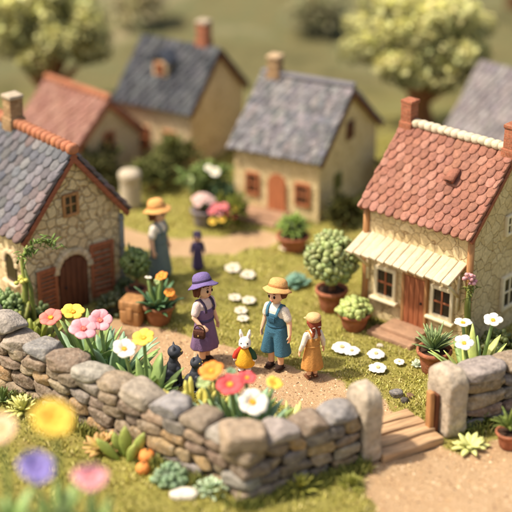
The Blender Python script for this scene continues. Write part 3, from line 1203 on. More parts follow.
for A, dv, nn, ln in ((Cc, E1, N1, 9.4), (Cc, E2, N2, L2)):
    ang = math.atan2(dv[1], dv[0])
    c = A + dv * (ln / 2 + .1) + nn * WT * .5
    core.rbox((c[0], c[1], ztop / 2 - .06), (ln - .2, WT * .74, ztop - .06), .02, rz(ang))
core.build('wall_core', M['mortar'], w1)
mb = MB()
# square corner block, then the coping of each leg
cb = Cc + N1 * .22 + N2 * .34
mb.stone((cb[0], cb[1] - .02, ztop + .13), (.44, .4, .2), rz(.12), e=6, amp=.018, cuts=4, n=9, col=lin(156, 136, 112), cut=(.8, .95))
cap_run(mb, Cc + E1 * .52, E1, N1, 8.9, ztop - .03)
cap_run(mb, Cc + E2 * .5, E2, N2, L2 - .48, ztop - .03, lens=(.6, .85))
e1 = Cc + E1 * 6.9 + N1 * .35
mb.stone((e1[0], e1[1], ztop + .4), (.42, .34, .2), rz(2.3), e=3.5, amp=.04, cuts=8, n=8, col=lin(160, 150, 138))
e1 = Cc + E1 * 7.7 + N1 * .35
mb.stone((e1[0], e1[1], ztop + .42), (.42, .34, .22), rz(2.5), e=3.5, amp=.04, cuts=8, n=8, col=lin(150, 140, 124))
mb.build('coping', M['stone'], w1)

w2_ = thing('stone_wall', 'dry stone wall with flat coping running off beyond the taller gate post', 'wall', (0, 0, 0))
S2 = Cc + E2 * 5.15
mb = MB()
zt2 = stone_run(mb, S2, E2, N2, 4.6, 4, .27, ends=(.0001, 0), lens=(.5, .95))
mb.build('stonework', M['stone'], w2_)
core = MB()
c = S2 + E2 * 2.4 + N2 * WT * .5
core.rbox((c[0], c[1], zt2 / 2 - .06), (4.5, WT * .74, zt2 - .06), .02, rz(math.atan2(E2[1], E2[0])))
core.build('wall_core', M['mortar'], w2_)
mb = MB()
cap_run(mb, S2 + E2 * .05, E2, N2, 4.5, zt2 - .04, lens=(.75, 1.0), hh=.32)
mb.build('coping', M['stone'], w2_)

M['post'] = mat('pitted_post_stone', lin(176, 160, 138), rough=.9, var=.4, scale=5, bump=1.0, bscale=11, tint=(lin(206, 194, 174), .5), detail=8)


def gate_post(label, t, w, dpt, hh, col):
    p = Cc + E2 * t + N2 * WT * .48
    o = thing('gate_post', label, 'gate post', (p[0], p[1], 0), math.atan2(E2[1], E2[0]), None)
    V, F = cubegrid(22)
    P = V.copy()
    h = np.array([w / 2, dpt / 2, hh / 2])
    # rounded top: squash the upper corners
    e = 7.0
    d = V / np.linalg.norm(V, axis=1)[:, None]
    P = d * ((np.abs(d) ** e).sum(1) ** (-1 / e))[:, None]
    P = P * h
    top = np.clip((P[:, 2] - hh * .30) / (hh * .2), 0, 1)
    P[:, 0] *= 1 - .10 * top ** 2
    P[:, 1] *= 1 - .30 * top ** 2.2
    P[:, 2] += hh / 2 - .05
    disp = np.array([noise.noise(Vector(p * 3.2 + 5)) * .03 + noise.noise(Vector(p * 8 + 2)) * .024 for p in P])
    nn = P - np.array([0, 0, hh / 2])
    nn[:, 2] *= .3
    nn /= np.maximum(np.linalg.norm(nn, axis=1), 1e-6)[:, None]
    mb = MB()
    mb.add(P + nn * disp[:, None], F, col)
    mb.build('shaft', M['post'], o)
    return o


gate_post('round topped stone gate post ending the corner wall, nearer the camera', 2.86, .46, .72, 1.64, lin(160, 142, 120))
gp2 = gate_post('round topped pitted stone gate post beside the short wooden plank', 4.86, .52, .8, 1.5, lin(176, 160, 138))
p = Cc + E2 * 4.46 + N2 * .3
o = thing('wooden_stake', 'short wooden gate stake of two upright boards against the stone gate post', 'stake', (p[0], p[1], 0), math.atan2(E2[1], E2[0]))
mb = MB()
mb.rbox((-.02, .02, .49), (.11, .16, 1.0), .02, wob=.006)
mb.build('board', M['wood_post'], o)
mb = MB()
mb.rbox((.085, -.01, .46), (.075, .2, .94), .015, wob=.006)
mb.build('board', M['wood_dark'], o)
# boards across the gateway
p = Cc + E2 * 3.78
o = thing('wooden_step', 'four worn timber boards laid as a step across the gateway', 'step', (p[0], p[1], 0), math.atan2(E2[1], E2[0]))
for k, (yy, zz, ln) in enumerate(((.04, .05, 1.5), (.36, .09, 1.46), (.68, .1, 1.43), (1.0, .09, 1.4))):
    mb = MB()
    mb.rbox((0, yy, zz), (ln, .28, .2), .03, rz(RNG.uniform(-.015, .015)), n=8, wob=.01)
    mb.build('board', M['wood_board'], o)

# ------------------------------------------------------------------ plants
GREEN = lin(132, 154, 88)
LIME = lin(168, 178, 98)
BLUEG = lin(132, 158, 122)
DARKG = lin(66, 88, 46)
PALEG = lin(176, 190, 128)


def add_blossom(root, c, nrm, rad, pet, cen, n=6, cup=.15, name='flower', wide=.92):
    R = rot_to(nrm)
    mb = MB()
    for k in range(n):
        a = 2 * math.pi * k / n + RNG.uniform(-.12, .12)
        d = R @ np.array([math.cos(a), math.sin(a), 0])
        base = np.array(c) + d * rad * .1
        tip = np.array(c) + d * rad * RNG.uniform(.92, 1.06) + np.array(R[:, 2]) * rad * (cup + RNG.uniform(-.06, .06))
        u = np.linspace(0, 1, 7)
        P = base + np.outer(u, tip - base) + np.outer(np.sin(u * np.pi) * rad * .08, R[:, 2])
        w = rad * wide * .5 * np.array([.3, .55, .8, 1.0, 1.05, .86, .3])
        c1, c2 = np.array(jit(pet, .06)), np.array(jit(pet, .06))
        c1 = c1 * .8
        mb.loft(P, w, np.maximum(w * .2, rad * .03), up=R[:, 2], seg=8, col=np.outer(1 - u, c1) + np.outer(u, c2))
    f = mb.build(name, M['petal'], root)
    cb_ = MB()
    cc = np.array(c) + np.array(R[:, 2]) * rad * .1
    cb_.ell(cc, (rad * .2, rad * .2, rad * .14), R, n=4, col=cen)
    for k in range(9):
        a = 2 * math.pi * k / 9
        cb_.ell(cc + R @ np.array([math.cos(a) * rad * .17, math.sin(a) * rad * .17, rad * .1]), (rad * .06,) * 3, n=2, col=jit(cen, .2))
    cb_.build('flower_centre', M['petal'], f)
    return f


def local(p, base):
    return np.array(p) - np.array(base)


def flower_plant(label, base, blossoms, leaves, group=None, lean=(0, -.34, .93), name='flowering_plant', cup=.22):
    """blossoms: (world point, radius, petal colour, centre colour, petals); leaves: (count, length range, width, colour, uplift range)"""
    o = thing(name, label, 'flower', tuple(base), 0, group)
    for (p, rad, pet, cen, n) in blossoms:
        q = local(p, base)
        st = MB()
        b0 = np.array([q[0] * .2, q[1] * .2, 0])
        mid = b0 * .45 + q * .55 + np.array([RNG.uniform(-.04, .04), RNG.uniform(-.04, .04), .03])
        nr = np.array(lean) + RNG.normal(size=3) * .14
        nr /= np.linalg.norm(nr)
        st.loft([b0, b0 * .7 + mid * .3, mid, mid * .35 + q * .65 , q - nr * .02], [.05, .046, .042, .038, .034], seg=8, col=jit(GREEN, .1))
        st.build('stem', M['leaf'], o)
        add_blossom(o, q, nr, rad * (1 if cup > .3 else .88), pet, cen, n, cup)
        if cup > .3:                           # an inner ring of smaller petals
            add_blossom(o, q + nr * rad * .08, nr, rad * .55, np.array(pet) * .93, cen, 5, cup + .25, name='inner_petals')
    mb = MB()
    for (cnt, (l0, l1), wd, colr, (u0, u1)) in leaves:
        a0 = RNG.uniform(0, 6)
        for k in range(cnt):
            a = a0 + 2 * math.pi * k / cnt * 1.0 + RNG.uniform(-.3, .3)
            l = RNG.uniform(l0, l1)
            el = RNG.uniform(u0, u1)
            d = np.array([math.cos(a) * math.cos(el), math.sin(a) * math.cos(el), math.sin(el)])
            b = np.array([math.cos(a) * .06, math.sin(a) * .06, 0])
            mb.leaf(b, b + d * l, wd * RNG.uniform(.8, 1.2), bend=RNG.uniform(.1, .3), col=jit(colr, .15), colb=jit(np.array(colr) * 1.25, .1), shape=.7)
    mb.build('leaves', M['leaf'], o)
    return o


CORAL, PINK, YEL, WHITE = lin(232, 128, 112), lin(240, 164, 168), lin(248, 206, 84), lin(250, 242, 220)
ORG, RED, VIO, PEACH = lin(246, 152, 62), lin(222, 92, 92), lin(156, 142, 206), lin(240, 200, 160)
GOLD = lin(230, 176, 60)
b = AT(72, 322, 28.35); yl = AT(98, 312, 28.45)
flower_plant('clay flower with one coral blossom and one yellow blossom behind the wall', (-3.52, 28.4, 0),
             [(AT(51, 319, 28.2), .30, CORAL, GOLD, 6), (AT(73, 313, 28.5), .29, YEL, GOLD, 6)],
             [(16, (1.2, 1.6), .3, GREEN, (.85, 1.3)), (15, (1.1, 1.4), .32, BLUEG, (.65, 1.0))], 'clay flowers behind the wall')
flower_plant('clay flower with a pair of pink blossoms behind the grey coping stone', (-3.0, 27.85, 0),
             [(AT(83, 330, 27.7), .34, PINK, CORAL, 6), (AT(100, 321, 27.95), .30, PINK, CORAL, 6)],
             [(16, (1.2, 1.55), .3, BLUEG, (.85, 1.3)), (14, (1.05, 1.35), .34, GREEN, (.65, 1.0))], 'clay flowers behind the wall')
flower_plant('clay flower with one white and one yellow blossom beside the black cat', (-2.2, 27.0, 0),
             [(AT(124, 350, 26.8), .28, WHITE, GOLD, 6), (AT(144, 339, 27.05), .28, YEL, GOLD, 6)],
             [(14, (1.0, 1.3), .3, GREEN, (.9, 1.3)), (13, (.85, 1.1), .3, GREEN, (.65, 1.0))], 'clay flowers behind the wall')
flower_plant('bunch of coral, orange, yellow and white blossoms behind the wall corner', (-.28, 25.25, 0),
             [(AT(212, 372, 25.4), .27, ORG, GOLD, 7), (AT(230, 386, 25.15), .32, RED, GOLD, 7), (AT(247, 379, 25.5), .22, RED, GOLD, 6),
              (AT(252, 403, 24.95), .34, WHITE, GOLD, 7), (AT(274, 384, 25.35), .2, YEL, GOLD, 6), (AT(231, 372, 25.6), .12, BLUEG, GREEN, 5), (AT(204, 383, 25.2), .16, PALEG, PALEG, 5)],
             [(18, (1.2, 1.55), .28, BLUEG, (.8, 1.25)), (18, (1.1, 1.4), .3, GREEN, (.55, .95)), (10, (1.15, 1.5), .24, GREEN, (1.0, 1.35))])
flower_plant('white flowers with broad pale green leaves behind the far wall', (4.62, 28.0, 0),
             [(AT(493, 321, 28.2), .23, WHITE, GOLD, 5), (AT(463, 324, 28.15), .24, WHITE, GOLD, 5), (AT(464, 344, 27.5), .24, WHITE, GOLD, 5)],
             [(10, (1.1, 1.45), .26, LIME, (.85, 1.3)), (10, (1.0, 1.3), .28, GREEN, (.6, 1.0))])
# large blurred flowers close to the camera on the bank
for (px, py, Y, rad, pet, cen, lab) in ((53, 421, 20.0, .33, YEL, GOLD, 'large yellow blossom out of focus close to the camera'),
                                        (35, 470, 19.6, .29, VIO, lin(150, 120, 190), 'large lilac blossom out of focus close to the camera'),
                                        (90, 481, 19.7, .27, PINK, CORAL, 'large pink blossom out of focus close to the camera'),
                                        (2, 432, 19.8, .26, PEACH, GOLD, 'pale peach blossom out of focus at the edge, close to the camera')):
    q = AT(px, py, Y)
    zb = gz(q[0], q[1] + .1) - .03
    flower_plant(lab, (q[0] + .05, q[1] + .1, zb), [(q, rad, pet, cen, 7)], [(6, (.5, .8), .2, GREEN, (.5, 1.1))], 'out of focus flowers close to the camera', lean=(.1, -.5, .85), cup=.45)
q = AT(22, 468, 21.4)


def rosette(label, base, n, length, width, colr, up=(.25, 1.1), tipc=None, name='succulent', group=None, rings=2, bend=.12):
    o = thing(name, label, 'succulent', tuple(base), 0, group)
    mb = MB()
    for r in range(rings):
        el = up[0] + (up[1] - up[0]) * (r / max(1, rings - 1))
        for k in range(n):
            a = 2 * math.pi * (k + .5 * r) / n + RNG.uniform(-.15, .15)
            l = length * (1 - .25 * r / rings) * RNG.uniform(.85, 1.1)
            e = el + RNG.uniform(-.12, .12)
            d = np.array([math.cos(a) * math.cos(e), math.sin(a) * math.cos(e), math.sin(e)])
            b_ = d * .03
            mb.leaf(b_, d * l, width * RNG.uniform(.85, 1.15), bend=bend, thick=width * .4, col=jit(colr, .12), colb=jit(tipc if tipc is not None else np.array(colr) * 1.3, .08), shape=1.0, seg=7)
    mb.build('leaves', M['leaf'], o)
    return o


YG = lin(196, 188, 92)
o = thing('succulent', 'upright yellow green finger succulent behind the wall by the dark cats', 'succulent', (-1.25, 26.1, 0))
mb = MB()
for k in range(34):
    a, e = RNG.uniform(0, 6.28), RNG.uniform(.75, 1.45)
    l = RNG.uniform(.85, 1.22)
    d = np.array([math.cos(a) * math.cos(e), math.sin(a) * math.cos(e), math.sin(e)])
    r0 = RNG.uniform(0, .25)
    b_ = np.array([math.cos(a) * r0, math.sin(a) * r0, 0])
    mb.loft([b_, b_ + d * l * .4, b_ + d * l * .7 + np.array([0, 0, .03]), b_ + d * l * .93 + np.array([0, 0, .06]), b_ + d * l + np.array([0, 0, .08])], [.03, .045, .06, .055, .02], seg=7, col=jit(YG, .15))
mb.build('stems', M['leaf'], o)
rosette('pale yellow green succulent behind the short wall near the gateway', (.72, 25.75, .0), 9, .95, .14, lin(190, 190, 118), up=(.7, 1.3), rings=3)
rosette('yellow green spiky succulent at the wall foot, far left', GP(23, 411), 11, .42, .12, lin(172, 172, 84), up=(.15, 1.2), rings=3, tipc=lin(214, 210, 130))
rosette('dark green spiky tuft at the wall foot by the frame edge', GP(3, 402), 12, .42, .07, lin(92, 110, 58), up=(.4, 1.3), rings=2)
rosette('yellow green rosette succulent with reddish heart at the wall foot', GP(103, 450), 10, .48, .15, lin(184, 182, 96), up=(.25, 1.15), rings=3, tipc=lin(196, 150, 96))
o = thing('succulent', 'green paddle leaf succulent at the wall foot beside the orange gourds', 'succulent', tuple(GP(126, 458)))
mb = MB()
for (dx, dy, l, w, tx) in ((0, .05, .72, .27, .0), (.2, .0, .6, .22, .18), (-.22, -.05, .5, .22, -.35), (-.12, .1, .55, .22, -.12), (.1, -.12, .42, .2, .1)):
    mb.leaf((dx * .5, dy, -.02), (dx + tx, dy, l), w, bend=.03, thick=.06, col=jit(lin(120, 142, 64), .08), colb=jit(lin(168, 176, 92), .08), up=(0, -1, .2), shape=1.15, seg=8)
mb.build('paddles', M['leaf'], o)
for (px, py, r, lab) in ((133, 458, .11, 'small orange gourd at the wall foot beside the paddle succulent'), (147, 462, .17, 'biggest orange gourd of three at the wall foot'), (143, 473, .14, 'orange gourd lying in front of the two others at the wall foot')):
    o = thing('gourd', lab, 'gourd', tuple(GP(px, py)), 0, 'orange gourds at the wall foot')
    mb = MB()
    mb.lathe([(.02, .0), (r * .7, r * .12), (r, r * .75), (r * .8, r * 1.4), (r * .25, r * 1.6), (.01, r * 1.56)], seg=24, wave=lambda t, i: (1 + .05 * math.cos(t * 7), 0), col=jit(lin(232, 146, 76), .05))
    mb.build('fruit', M['petal'], o)
    mb = MB()
    mb.loft([(0, 0, r * 1.5), (.01, 0, r * 1.7), (.03, 0, r * 1.85)], [.022, .018, .014], seg=6, col=DARKG)
    mb.build('stalk', M['leaf'], o)


def bud_mound(label, base, rad, n, colr, size, name='sedum', cat='succulent', squash=.7, group=None):
    o = thing(name, label, cat, tuple(base), 0, group)
    mb = MB()
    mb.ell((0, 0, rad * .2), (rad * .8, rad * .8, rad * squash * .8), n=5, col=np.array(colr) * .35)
    for k in range(n):
        u = RNG.uniform(0, 1)
        a = RNG.uniform(0, 6.28)
        s = math.sqrt(1 - u * u)
        d = np.array([math.cos(a) * s, math.sin(a) * s, u])
        p = d * np.array([rad, rad, rad * squash]) * RNG.uniform(.85, 1.05) + np.array([0, 0, rad * .2])
        sz = size * RNG.uniform(.7, 1.25)
        mb.ell(p, (sz * .7, sz * .7, sz), rot_to(d + RNG.normal(size=3) * .3), n=3, col=jit(colr, .2))
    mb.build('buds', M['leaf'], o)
    return o


bud_mound('blue green bead leaved sedum mound at the wall foot by the gourds', GP(171, 483), .33, 60, lin(128, 150, 112), .085)
rosette('pale mint succulent at the foot of the wall corner', GP(211, 492), 9, .38, .14, lin(176, 194, 158), up=(.2, 1.1), rings=3)
rosette('pale lime star shaped succulent lying by the far gate post', GP(470, 447), 9, .42, .15, lin(196, 198, 124), up=(.15, .6), rings=2)
rosette('dark green spiky tuft growing at the foot of the taller wall', GP(462, 430), 14, .42, .06, lin(96, 104, 48), up=(.5, 1.3), rings=3)
rosette('olive leafy tuft growing against the pitted gate post', GP(484, 425), 12, .5, .08, lin(104, 112, 50), up=(.45, 1.25), rings=3)
rosette('leafy yellow green tuft in front of the corner wall, right side', GP(300, 489), 12, .42, .09, lin(150, 146, 62), up=(.4, 1.25), rings=3)
rosette('grassy green tuft at the foot of the nearer gate post', GP(352, 486), 16, .32, .05, lin(128, 128, 52), up=(.4, 1.3), rings=3)

# --- pots
POTP = [(.62, 0), (.70, .06), (.86, .55), (.93, .80), (1.06, .82), (1.1, .90), (1.08, 1.0), (.95, 1.0), (.9, .93), (.86, .84), (.01, .84)]


def pot(root, R, Hh, m=None, seg=28):
    mb = MB()
    wob = RNG.uniform(0, 6)
    mb.lathe([(r * R, z * Hh) for r, z in POTP[:-2]] + [(R * .86, Hh * .86)], seg=seg, wave=lambda t, i: (1 + .012 * math.sin(3 * t + wob), .004 * math.sin(2 * t + wob)))
    p = mb.build('pot', m or M['terracotta'], root)
    mb = MB()
    mb.lathe([(R * .5, Hh * .80), (R * .88, Hh * .84), (R * .86, Hh * .9), (R * .4, Hh * .92), (.01, Hh * .93)], seg=18, wave=lambda t, i: (1 + .02 * math.sin(7 * t), .012 * math.sin(5 * t + i)))
    mb.build('soil', M['soil'], root)
    return p


def ball_topiary(label, base, potR, potH, crown_z, crown_r, colr, n, size, trunk_r, name='topiary', squash=1.0):
    o = thing(name, label, 'topiary', tuple(base))
    pot(o, potR, potH)
    mb = MB()
    mb.loft([(0, 0, potH * .7), (.02, .01, potH + .1), (-.01, 0, (potH + crown_z) / 2), (0, 0, crown_z)], [trunk_r * 1.25, trunk_r, trunk_r * .85, trunk_r * .7], seg=9)
    mb.build('trunk', M['bark'], o)
    mb = MB()
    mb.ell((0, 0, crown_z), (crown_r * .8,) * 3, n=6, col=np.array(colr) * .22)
    for k in range(n):
        u = 1 - 2 * (k + .5) / n
        a = k * 2.39996 + RNG.uniform(-.15, .15)
        s = math.sqrt(1 - u * u)
        d = np.array([math.cos(a) * s, math.sin(a) * s, u * squash])
        p = d * crown_r * RNG.uniform(.84, 1.08) + np.array([0, 0, crown_z])
        sz = size * RNG.uniform(.7, 1.3)
        mb.ell(p, (sz * .72, sz * .72, sz), rot_to(d + RNG.normal(size=3) * .45), n=3, col=jit(colr, .22))
        if k % 2 == 0:
            mb.leaf(p - d * .06, p + d * sz * .6 + RNG.normal(size=3) * sz * .6, sz * .9, col=jit(np.array(colr) * .75, .2), k=5, seg=5)
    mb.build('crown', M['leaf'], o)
    return o


bt = GP(331, 309)
ball_topiary('large round pale green topiary in a terracotta pot by the awning', bt, .36, .58, 1.36, .56, lin(146, 156, 98), 250, .1, .075)
st = GP(354, 328)
o = thing('potted_succulent', 'terracotta pot heaped with round pale green leaves below the large topiary', 'potted plant', tuple(st))
pot(o, .36, .44)
mb = MB()
for k in range(120):
    u = RNG.uniform(.05, 1)
    a = RNG.uniform(0, 6.28)
    s = math.sqrt(1 - u * u)
    d = np.array([math.cos(a) * s, math.sin(a) * s, u])
    p = d * np.array([.42, .42, .3]) * RNG.uniform(.7, 1.05) + np.array([0, 0, .44])
    sz = RNG.uniform(.06, .1)
    mb.ell(p, (sz, sz, sz * .65), rot_to(d + RNG.normal(size=3) * .4), n=3, col=jit(lin(166, 178, 104), .18))
mb.build('leaves', M['leaf'], o)
ag = GP(433, 371)
o = thing('potted_agave', 'terracotta pot of spiky green agave beside the door step', 'potted plant', tuple(ag))
pot(o, .36, .56)
mb = MB()
for k in range(44):
    a = k * 2.4
    e = RNG.uniform(.35, 1.45)
    l = RNG.uniform(.46, .7)
    d = np.array([math.cos(a) * math.cos(e), math.sin(a) * math.cos(e), math.sin(e)])
    mb.leaf(np.array([0, 0, .5]) + d * .03, np.array([0, 0, .5]) + d * l, .12, bend=.12, col=jit(lin(84, 106, 66), .2), colb=jit(lin(140, 156, 100), .1), shape=.6)
mb.build('leaves', M['leaf'], o)
bk = GP(293, 250)
o = thing('potted_bush', 'blurred round green bush in a brown pot by the front steps', 'potted plant', tuple(bk))
pot(o, .4, .45)
mb = MB()
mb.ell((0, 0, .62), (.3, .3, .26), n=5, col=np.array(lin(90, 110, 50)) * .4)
for k in range(160):
    u = RNG.uniform(-.2, 1)
    a = RNG.uniform(0, 6.28)
    s = math.sqrt(max(0, 1 - u * u))
    d = np.array([math.cos(a) * s, math.sin(a) * s, u])
    mb.leaf(np.array([0, 0, .6]) + d * .25, np.array([0, 0, .6]) + d * RNG.uniform(.36, .46) + RNG.normal(size=3) * .04, .1, col=jit(lin(126, 148, 66), .2), k=5, seg=5)
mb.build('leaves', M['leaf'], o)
bp_ = GP(508, 446)
o = thing('potted_plant', 'terracotta pot with green leaves at the foot of the far wall', 'potted plant', tuple(bp_))
pot(o, .25, .36)
mb = MB()
for k in range(26):
    a, e = k * 2.4, RNG.uniform(.3, 1.4)
    d = np.array([math.cos(a) * math.cos(e), math.sin(a) * math.cos(e), math.sin(e)])
    mb.leaf(np.array([0, 0, .38]), np.array([0, 0, .38]) + d * RNG.uniform(.3, .5), .1, col=jit(lin(110, 122, 56), .2))
mb.build('leaves', M['leaf'], o)
# orange flowers in a pot, small topiary, wooden box by the left cottage
op = GP(159, 322)
o = flower_plant('brown tub of orange flowers beside the carved wooden block', (op[0], op[1], op[2] + .3), [
    (np.array(op) + (.1, -.1, 1.22), .17, ORG, GOLD, 6), (np.array(op) + (.28, -.2, .86), .15, ORG, GOLD, 6), (np.array(op) + (-.22, .05, 1.12), .1, WHITE, GOLD, 5), (np.array(op) + (-.02, .1, 1.0), .1, PALEG, GREEN, 5), (np.array(op) + (.33, -.1, .7), .12, ORG, GOLD, 6)],
    [(18, (.5, .8), .19, lin(84, 116, 78), (.5, 1.3)), (14, (.4, .65), .17, lin(70, 100, 60), (.2, .9))], name='flower_tub')
o.location = tuple(op)
for ch in o.children:
    ch.location.z += .3
pot(o, .37, .5, mat('brown_tub', lin(140, 92, 60), var=.25, bump=.4))
tp = GP(137, 302)
ball_topiary('small dark green topiary on a thin stem behind the carved wooden block', tp, .24, .38, 1.05, .3, lin(96, 112, 60), 110, .085, .045)
bx_ = GP(134, 321)
o = thing('wooden_block', 'carved tan wooden block standing by the stone cottage shutter', 'block', tuple(bx_), -.35)
mb = MB()
mb.rbox((0, 0, .17), (.52, .5, .36), .05, wob=.012)
mb.rbox((0, 0, .47), (.55, .52, .26), .06, wob=.012)
mb.rbox((0, -.265, .3), (.16, .03, .3), .01)
mb.build('body', woodmat('tan_block', lin(170, 124, 78), grain=12), o)
bud_mound('dark leafy ground plant between the stone cottage and the wooden block', GP(113, 312), .34, 70, lin(66, 72, 42), .09, name='shrub', cat='shrub', squash=1.1)
bud_mound('dark green shrub under the small topiary by the drain pipe', GP(128, 296), .3, 60, lin(72, 84, 48), .08, name='shrub', cat='shrub', squash=1.2)

# climbing plant on the near corner of the left cottage
cp_ = GP(30, 338)
o = thing('climbing_plant', 'tall green climber with leafy top against the stone cottage corner', 'plant', tuple(cp_))
mb = MB()
mb.loft([(0, 0, 0), (-.05, 0, .8), (-.03, .02, 1.4), (-.06, .02, 1.95), (.08, .02, 2.3)], [.085, .075, .065, .05, .03], seg=9, col=jit(lin(142, 148, 72), .05))
mb.loft([(.16, -.05, 0), (.13, -.05, .7), (.1, -.04, 1.3), (-.02, 0, 1.75)], [.06, .055, .05, .03], seg=8, col=jit(lin(116, 126, 58), .05))
mb.loft([(-.14, 0, 0), (-.13, 0, .6), (-.1, 0, 1.15)], [.05, .05, .03], seg=8, col=jit(lin(126, 134, 62), .05))
mb.build('stem', M['leaf'], o)
mb = MB()
for k in range(70):
    t = RNG.uniform(0, 1)
    c = np.array([-.1 + .85 * t, 0, 1.98 + .42 * math.sin(t * 2.2)]) + RNG.normal(size=3) * .07
    d = RNG.normal(size=3)
    d /= np.linalg.norm(d)
    mb.leaf(c, c + d * .17, .07, col=jit(lin(92, 112, 44), .25), k=5, seg=5)
for k in range(10):
    c = np.array([-.05, -.02, 1.5]) + RNG.normal(size=3) * np.array([.06, .06, .05])
    mb.ell(c, (.06, .06, .05), n=3, col=jit(lin(186, 184, 84), .15))
mb.build('leaves', M['leaf'], o)
rosette('broad olive bladed plant at the frame edge beside the stone cottage', GP(10, 350), 7, 1.25, .3, lin(120, 124, 54), up=(.85, 1.3), rings=2, name='bladed_plant')
rosette('thick paddle leaved plant between the climber and the coral flower', GP(40, 352), 6, .85, .26, lin(126, 134, 58), up=(.9, 1.35), rings=2, name='bladed_plant')
bm = GP(8, 346)
o = bud_mound('pale green budded shrub under the arched window', (bm[0] - .05, bm[1] + .35, bm[2] + .55), .42, 150, lin(120, 140, 84), .085, name='shrub', cat='shrub', squash=1.25)
mb = MB()
mb.loft([(0, 0, -.6), (.02, 0, -.2), (0, 0, .2)], [.08, .06, .05], seg=8)
mb.build('trunk', M['bark'], o)
bud_mound('small grey green budded shrub left of the arched door', GP(42, 333), .3, 80, lin(104, 120, 72), .07, name='shrub', cat='shrub', squash=2.2)

# trailing plant on the right cottage's near corner post
cx = np.array(hr_.root.matrix_world.translation) if False else None
th = -.729
u2 = np.array([math.cos(th), math.sin(th)]); v2 = np.array([-math.sin(th), math.cos(th)])
pw = np.array([2.344, 31.671]) + u2 * (hr_.L - .02) + v2 * (hr_.o2 - .2)
o = thing('climbing_plant', 'slim green climber with pink blossom on the cottage corner post', 'plant', (pw[0], pw[1], 0))
mb = MB()
mb.loft([(0, 0, 0), (.03, 0, .6), (-.01, 0, 1.2), (.02, 0, 1.75)], [.07, .06, .055, .04], seg=8, col=jit(lin(124, 128, 58), .05))
mb.loft([(.08, -.02, 0), (.07, -.02, .5), (.05, 0, 1.0), (.04, 0, 1.5)], [.05, .05, .045, .03], seg=8, col=jit(lin(106, 112, 48), .05))
mb.build('stem', M['leaf'], o)
mb = MB()
for k in range(26):
    c = np.array([.05, -.03, 1.6]) + RNG.normal(size=3) * np.array([.07, .06, .12])
    d = RNG.normal(size=3)
    mb.leaf(c, c + d / np.linalg.norm(d) * .14, .06, col=jit(lin(112, 118, 50), .2), k=5, seg=5)
mb.build('leaves', M['leaf'], o)
mb = MB()
for k in range(16):
    c = np.array([.02, -.06, 1.92]) + RNG.normal(size=3) * np.array([.07, .05, .06])
    mb.ell(c, (.05, .05, .045), n=3, col=jit(lin(206, 150, 150), .12))
mb.build('blossom', M['petal'], o)
bud_mound('dark bushy shrub in the shade under the side window', (pw[0] + .75, pw[1] + .1, 0), .4, 90, lin(78, 86, 40), .09, name='shrub', cat='shrub', squash=1.0)

# daisies, pale cabbages and stones on the lawn
DA = [(342, 351, .24, 'wide flat white daisy in the lawn, biggest of the group'), (352, 354, .18, 'white daisy overlapping the biggest daisy in the lawn'), (376, 357, .2, 'flat white daisy in the lawn facing the door step'),
      (378, 371, .2, 'flat white daisy in the lawn nearest the gateway'), (399, 365, .12, 'small white daisy in the lawn near the agave pot')]
for px, py, r, lab in DA:
    p = GP(px, py)
    o = thing('daisy', lab, 'flower', tuple(p), 0, 'white daisies in the lawn')
    mb = MB()
    mb.loft([(0, 0, 0), (0, 0, .05), (.005, 0, .09)], .02, seg=6, col=GREEN)
    mb.build('stem', M['leaf'], o)
    add_blossom(o, np.array([0, 0, .1]), (RNG.uniform(-.1, .1), -.12, 1), r, lin(250, 246, 232), lin(214, 196, 140), n=10, cup=.03, wide=.8)
for px, py, r, lab in ((233, 273, .27, 'blurred pale flower patch on the lawn behind the purple hat'), (248, 279, .24, 'blurred pale flower patch next to the farthest one on the lawn'), (235, 301, .2, 'blurred white flower on the lawn right of the purple hat'), (249, 304, .22, 'blurred white flower on the lawn left of the straw hat'),
                      (241, 314, .2, 'blurred white flower on the lawn above the rabbit'), (243, 322, .18, 'blurred white flower just behind the rabbit ears'), (284, 252, .16, 'blurred single white flower near the potted bush')):
    p = GP(px, py)
    o = thing('daisy', lab, 'flower', tuple(p), 0, 'blurred white flowers on the lawn')
    r *= .8
    mb = MB()
    mb.loft([(0, 0, 0), (0, 0, .05), (.005, 0, .09)], .02, seg=6, col=GREEN)
    mb.build('stem', M['leaf'], o)
    add_blossom(o, np.array([0, 0, .1]), (0, -.15, 1), r, lin(228, 216, 190), lin(206, 190, 150), n=7, cup=.2, wide=.7)
rosette('blue green cabbage shaped rosette on the lawn by the large topiary', GP(296, 285), 8, .4, .26, lin(100, 132, 112), up=(.3, 1.1), rings=3, name='cabbage')
rosette('pale cabbage rosette between the agave pot and the lawn daisies', GP(418, 366), 7, .2, .12, lin(176, 186, 160), up=(.4, 1.1), rings=2, name='cabbage')
for k, (px, py, r, lab) in enumerate(((396, 396, .15, 'grey pebble on the sand by the gateway, largest of three'), (404, 402, .1, 'small dark pebble right of the largest pebble'), (410, 397, .09, 'brown pebble nearest the wooden stake'), (380, 346, .08, 'tiny pale pebble on the lawn by the door step'))):
    p = GP(px, py)
    mb = MB()
    mb.stone((0, 0, r * .45), (r, r * .8, r * .6), rz(k), e=3, amp=.05, cuts=4, n=6, col=jit((lin(120, 116, 112), lin(84, 78, 72), lin(124, 96, 70), lin(200, 190, 170))[k], .05))
    o = mb.build('pebble', M['stone'], None, loc=tuple(p))
    tag(o, lab, 'pebble', 'pebbles by the gateway')
p = GP(184, 497)
mb = MB()
mb.stone((0, 0, .05), (.27, .17, .09), e=3, amp=.03, cuts=3, n=6, col=lin(226, 216, 198))
tag(mb.build('pebble', M['stone'], None, loc=tuple(p)), 'flat white stone in the grass below the wall corner', 'pebble')

